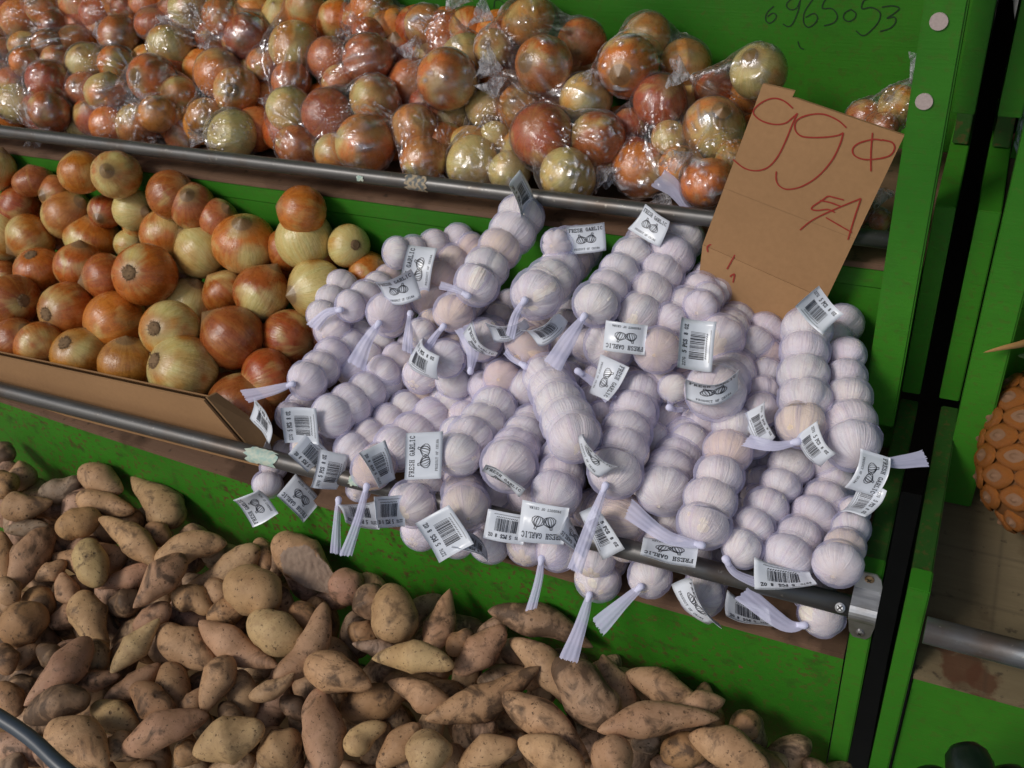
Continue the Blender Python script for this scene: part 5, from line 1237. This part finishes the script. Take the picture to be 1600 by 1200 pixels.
for L in PO:
    x1, y1, x2, y2, w, ft, e1, e2, bd, cl_, fb, wd = L
    mx, my = (x1+x2)/2, (y1+y2)/2; x1, x2 = mx+(x1-mx)*1.05, mx+(x2-mx)*1.05; y1, y2 = my+(y1-my)*1.05, my+(y2-my)*1.05; w *= .99; pm = hit(mx, my, *HEAPS); d = depth(pm) - fb
    tilt = R.uniform(-.008, .008)
    def heap_d(x, y): q = hit(x, y, *HEAPS); return depth(q)
    k = .75
    da = d + (heap_d(x1, y1)-depth(pm))*k + tilt; db = d + (heap_d(x2, y2)-depth(pm))*k - tilt
    A, B_ = at(x1, y1, da), at(x2, y2, db); dv = (y1-y2, x2-x1); l = math.hypot(*dv)
    C_ = at(mx + dv[0]/l*bd*1.6, my + dv[1]/l*bd*1.6, d)
    r = w/2/FPX*d
    def fr(t_, ft=ft, e1=e1, e2=e2):
        # swollen body, each end drawn out into a neck by its own amount
        if t_ < ft: u = 1-t_/ft; e = e1
        else: u = (t_-ft)/(1-ft); e = e2
        full = max(0, 1-u**2.6)**.5; slim = max(0, (1-u))**.8*(.78+.22*(1-u)) + .10*max(0, 1-u**8)
        return full*e + slim*(1-e)
    pts = [A*((1-t_)**2) + (C_*2-(A+B_)/2)*(2*t_*(1-t_)) + B_*t_*t_ for t_ in [i/12 for i in range(13)]]
    ss = [(pts[i], r*fr(i/12)) for i in (2,4,6,8,10)]
    pit.append({'c': [s for s, _ in ss], 'r': [max(q, .004) for _, q in ss], 'd0': d, 'A': A, 'B': B_, 'C': C_, 'rr': r, 'fr': fr, 'L': L, 'R': (A-B_).length/2+r})
relax(pit, it=36, lim=.028, tol=.90)
def potato(A, C_, B_, r, fr, seed, cut=False):
    K, N = (70, 90) if cut else (22, 18); vs = []; fs = []; rr = random.Random(seed); so_ = Vector((rr.uniform(0,50), rr.uniform(0,50), rr.uniform(0,50)))
    ctr = (A+B_)/2; el = rr.uniform(.85, 1.0); ph = rr.uniform(0, 3); u = None; fm = []
    dimples = [(rr.uniform(.15,.85), rr.uniform(0,6.28), rr.uniform(.03,.10)) for _ in range(3)]
    for i in range(K+1):
        t_ = .5-.5*math.cos(math.pi*i/K); p = A*((1-t_)**2) + (C_*2-(A+B_)/2)*(2*t_*(1-t_)) + B_*t_*t_
        e = .01; q1 = max(0, t_-e); q2 = min(1, t_+e); P_ = lambda s: A*((1-s)**2) + (C_*2-(A+B_)/2)*(2*s*(1-s)) + B_*s*s
        tg = (P_(q2)-P_(q1)).normalized()
        if u is None: u = tg.cross(-CF).normalized()
        u = (u - tg*u.dot(tg)).normalized(); w = tg.cross(u)
        R_ = r*fr(t_) if 0 < i < K else r*.02
        off = u*noise.noise(Vector((t_*2.6, seed, 0)))*r*.22 + w*noise.noise(Vector((t_*2.6, 0, seed)))*r*.22
        for j in range(N):
            a = 2*math.pi*j/N; d = u*math.cos(a) + w*math.sin(a)*el
            q = 1 + .10*noise.noise((p-ctr)*38 + d*.8 + so_) + .05*noise.noise((p-ctr)*75 + d*2.2 + so_) + .03*math.cos(2*a+ph)
            for (dt, daa, dd) in dimples:
                g = ((t_-dt)*5)**2 + (math.atan2(math.sin(a-daa), math.cos(a-daa))*1.1)**2; q -= dd*math.exp(-g*2.5)
            v = p + off + d*R_*q
            vs.append(v)
    for i in range(K):
        for j in range(N): fs.append((i*N+j, i*N+(j+1) % N, (i+1)*N+(j+1) % N, (i+1)*N+j))
    fs += [tuple(range(N))[::-1], tuple(K*N+j for j in range(N))]
    return [v-ctr for v in vs], fs, ctr
for k, I in enumerate(pit):
    s_ = I['dir']*I['s']; A, B_, C_ = I['A']+s_, I['B']+s_, I['C']+s_
    vs, fs, ctr = potato(A, C_, B_, I['rr'], I['fr'], k+1, I['L'][9] == 'c')
    me = mesh('sweet_potato', vs, fs, SP, True)
    if I['L'][9] == 'c':        # one sliced lengthwise: flatten the near side, then the flesh face
        n_ = -CF; lim_ = I['rr']*.50
        for v in me.vertices:
            h = v.co.dot(n_)
            if h > lim_: v.co -= n_*((h-lim_)*.9 + .0014*noise.noise(v.co*220) + .0012*noise.noise(v.co*90))
        me.materials.append(SPFLESH)
        for f in me.polygons:
            if f.normal.dot(n_) > .6 and f.center.dot(n_) > lim_*.96 and abs(f.center.dot(CR)) < I['rr']*2: f.material_index = 1
    o = put('sweet_potato', me, None, Matrix.Translation(ctr)); c = PC[I['L'][9]]; q = R.uniform(.88, 1.12)
    q *= .92; o.color = (c[0]*q*1.04, c[1]*q*R.uniform(.93,1.0), c[2]*q*R.uniform(.82,.94), min(1, max(0, PD[I['L'][9]]+R.uniform(-.15,.2)))); I['o'] = o
# labels: look first, then where it lies: counted along slanting rows that run parallel to the rail above
ORD = ['first','second','third','fourth','fifth','sixth','seventh','eighth','ninth','tenth','eleventh','twelfth','thirteenth','fourteenth','fifteenth','sixteenth','seventeenth','eighteenth','nineteenth','twentieth']
rows_ = {}
for I in pit:
    L = I['L']; x, y = (L[0]+L[2])/2, (L[1]+L[3])/2; rows_.setdefault(max(0, int((y - (735+.30*x))//62)), []).append((x, I))
for rw in sorted(rows_):
    for i, (x, I) in enumerate(sorted(rows_[rw], key=lambda q: q[0])):
        tag(I['o'], '%s sweet potato, %s from left in %s row below the rail' % (I['L'][11], ORD[min(i, 19)], ORD[rw]), 'sweet potato', 'sweet potatoes heaped in the lower tray')
# buried layer
SPP = [(c + I['dir']*I['s'], r*.92) for I in pit for c, r in zip(I['c'], I['r'])]; SPP2 = []
k = 500
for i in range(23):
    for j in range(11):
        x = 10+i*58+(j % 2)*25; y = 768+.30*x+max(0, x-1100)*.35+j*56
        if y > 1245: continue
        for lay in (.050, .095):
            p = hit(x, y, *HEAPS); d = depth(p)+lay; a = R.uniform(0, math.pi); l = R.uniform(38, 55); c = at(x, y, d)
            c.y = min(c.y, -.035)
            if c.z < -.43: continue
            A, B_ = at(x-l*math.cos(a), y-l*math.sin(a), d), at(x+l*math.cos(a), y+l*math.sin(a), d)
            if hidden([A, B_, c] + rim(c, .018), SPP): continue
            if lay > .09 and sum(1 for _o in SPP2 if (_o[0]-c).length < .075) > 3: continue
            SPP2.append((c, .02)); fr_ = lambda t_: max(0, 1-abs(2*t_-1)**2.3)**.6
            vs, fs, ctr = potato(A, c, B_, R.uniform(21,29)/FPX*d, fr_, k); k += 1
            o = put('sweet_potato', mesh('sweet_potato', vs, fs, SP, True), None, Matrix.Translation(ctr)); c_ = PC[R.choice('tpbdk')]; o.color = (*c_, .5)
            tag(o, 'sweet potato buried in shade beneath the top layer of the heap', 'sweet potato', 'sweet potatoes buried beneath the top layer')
# dark sacking under the heap so that the gaps end on the tray
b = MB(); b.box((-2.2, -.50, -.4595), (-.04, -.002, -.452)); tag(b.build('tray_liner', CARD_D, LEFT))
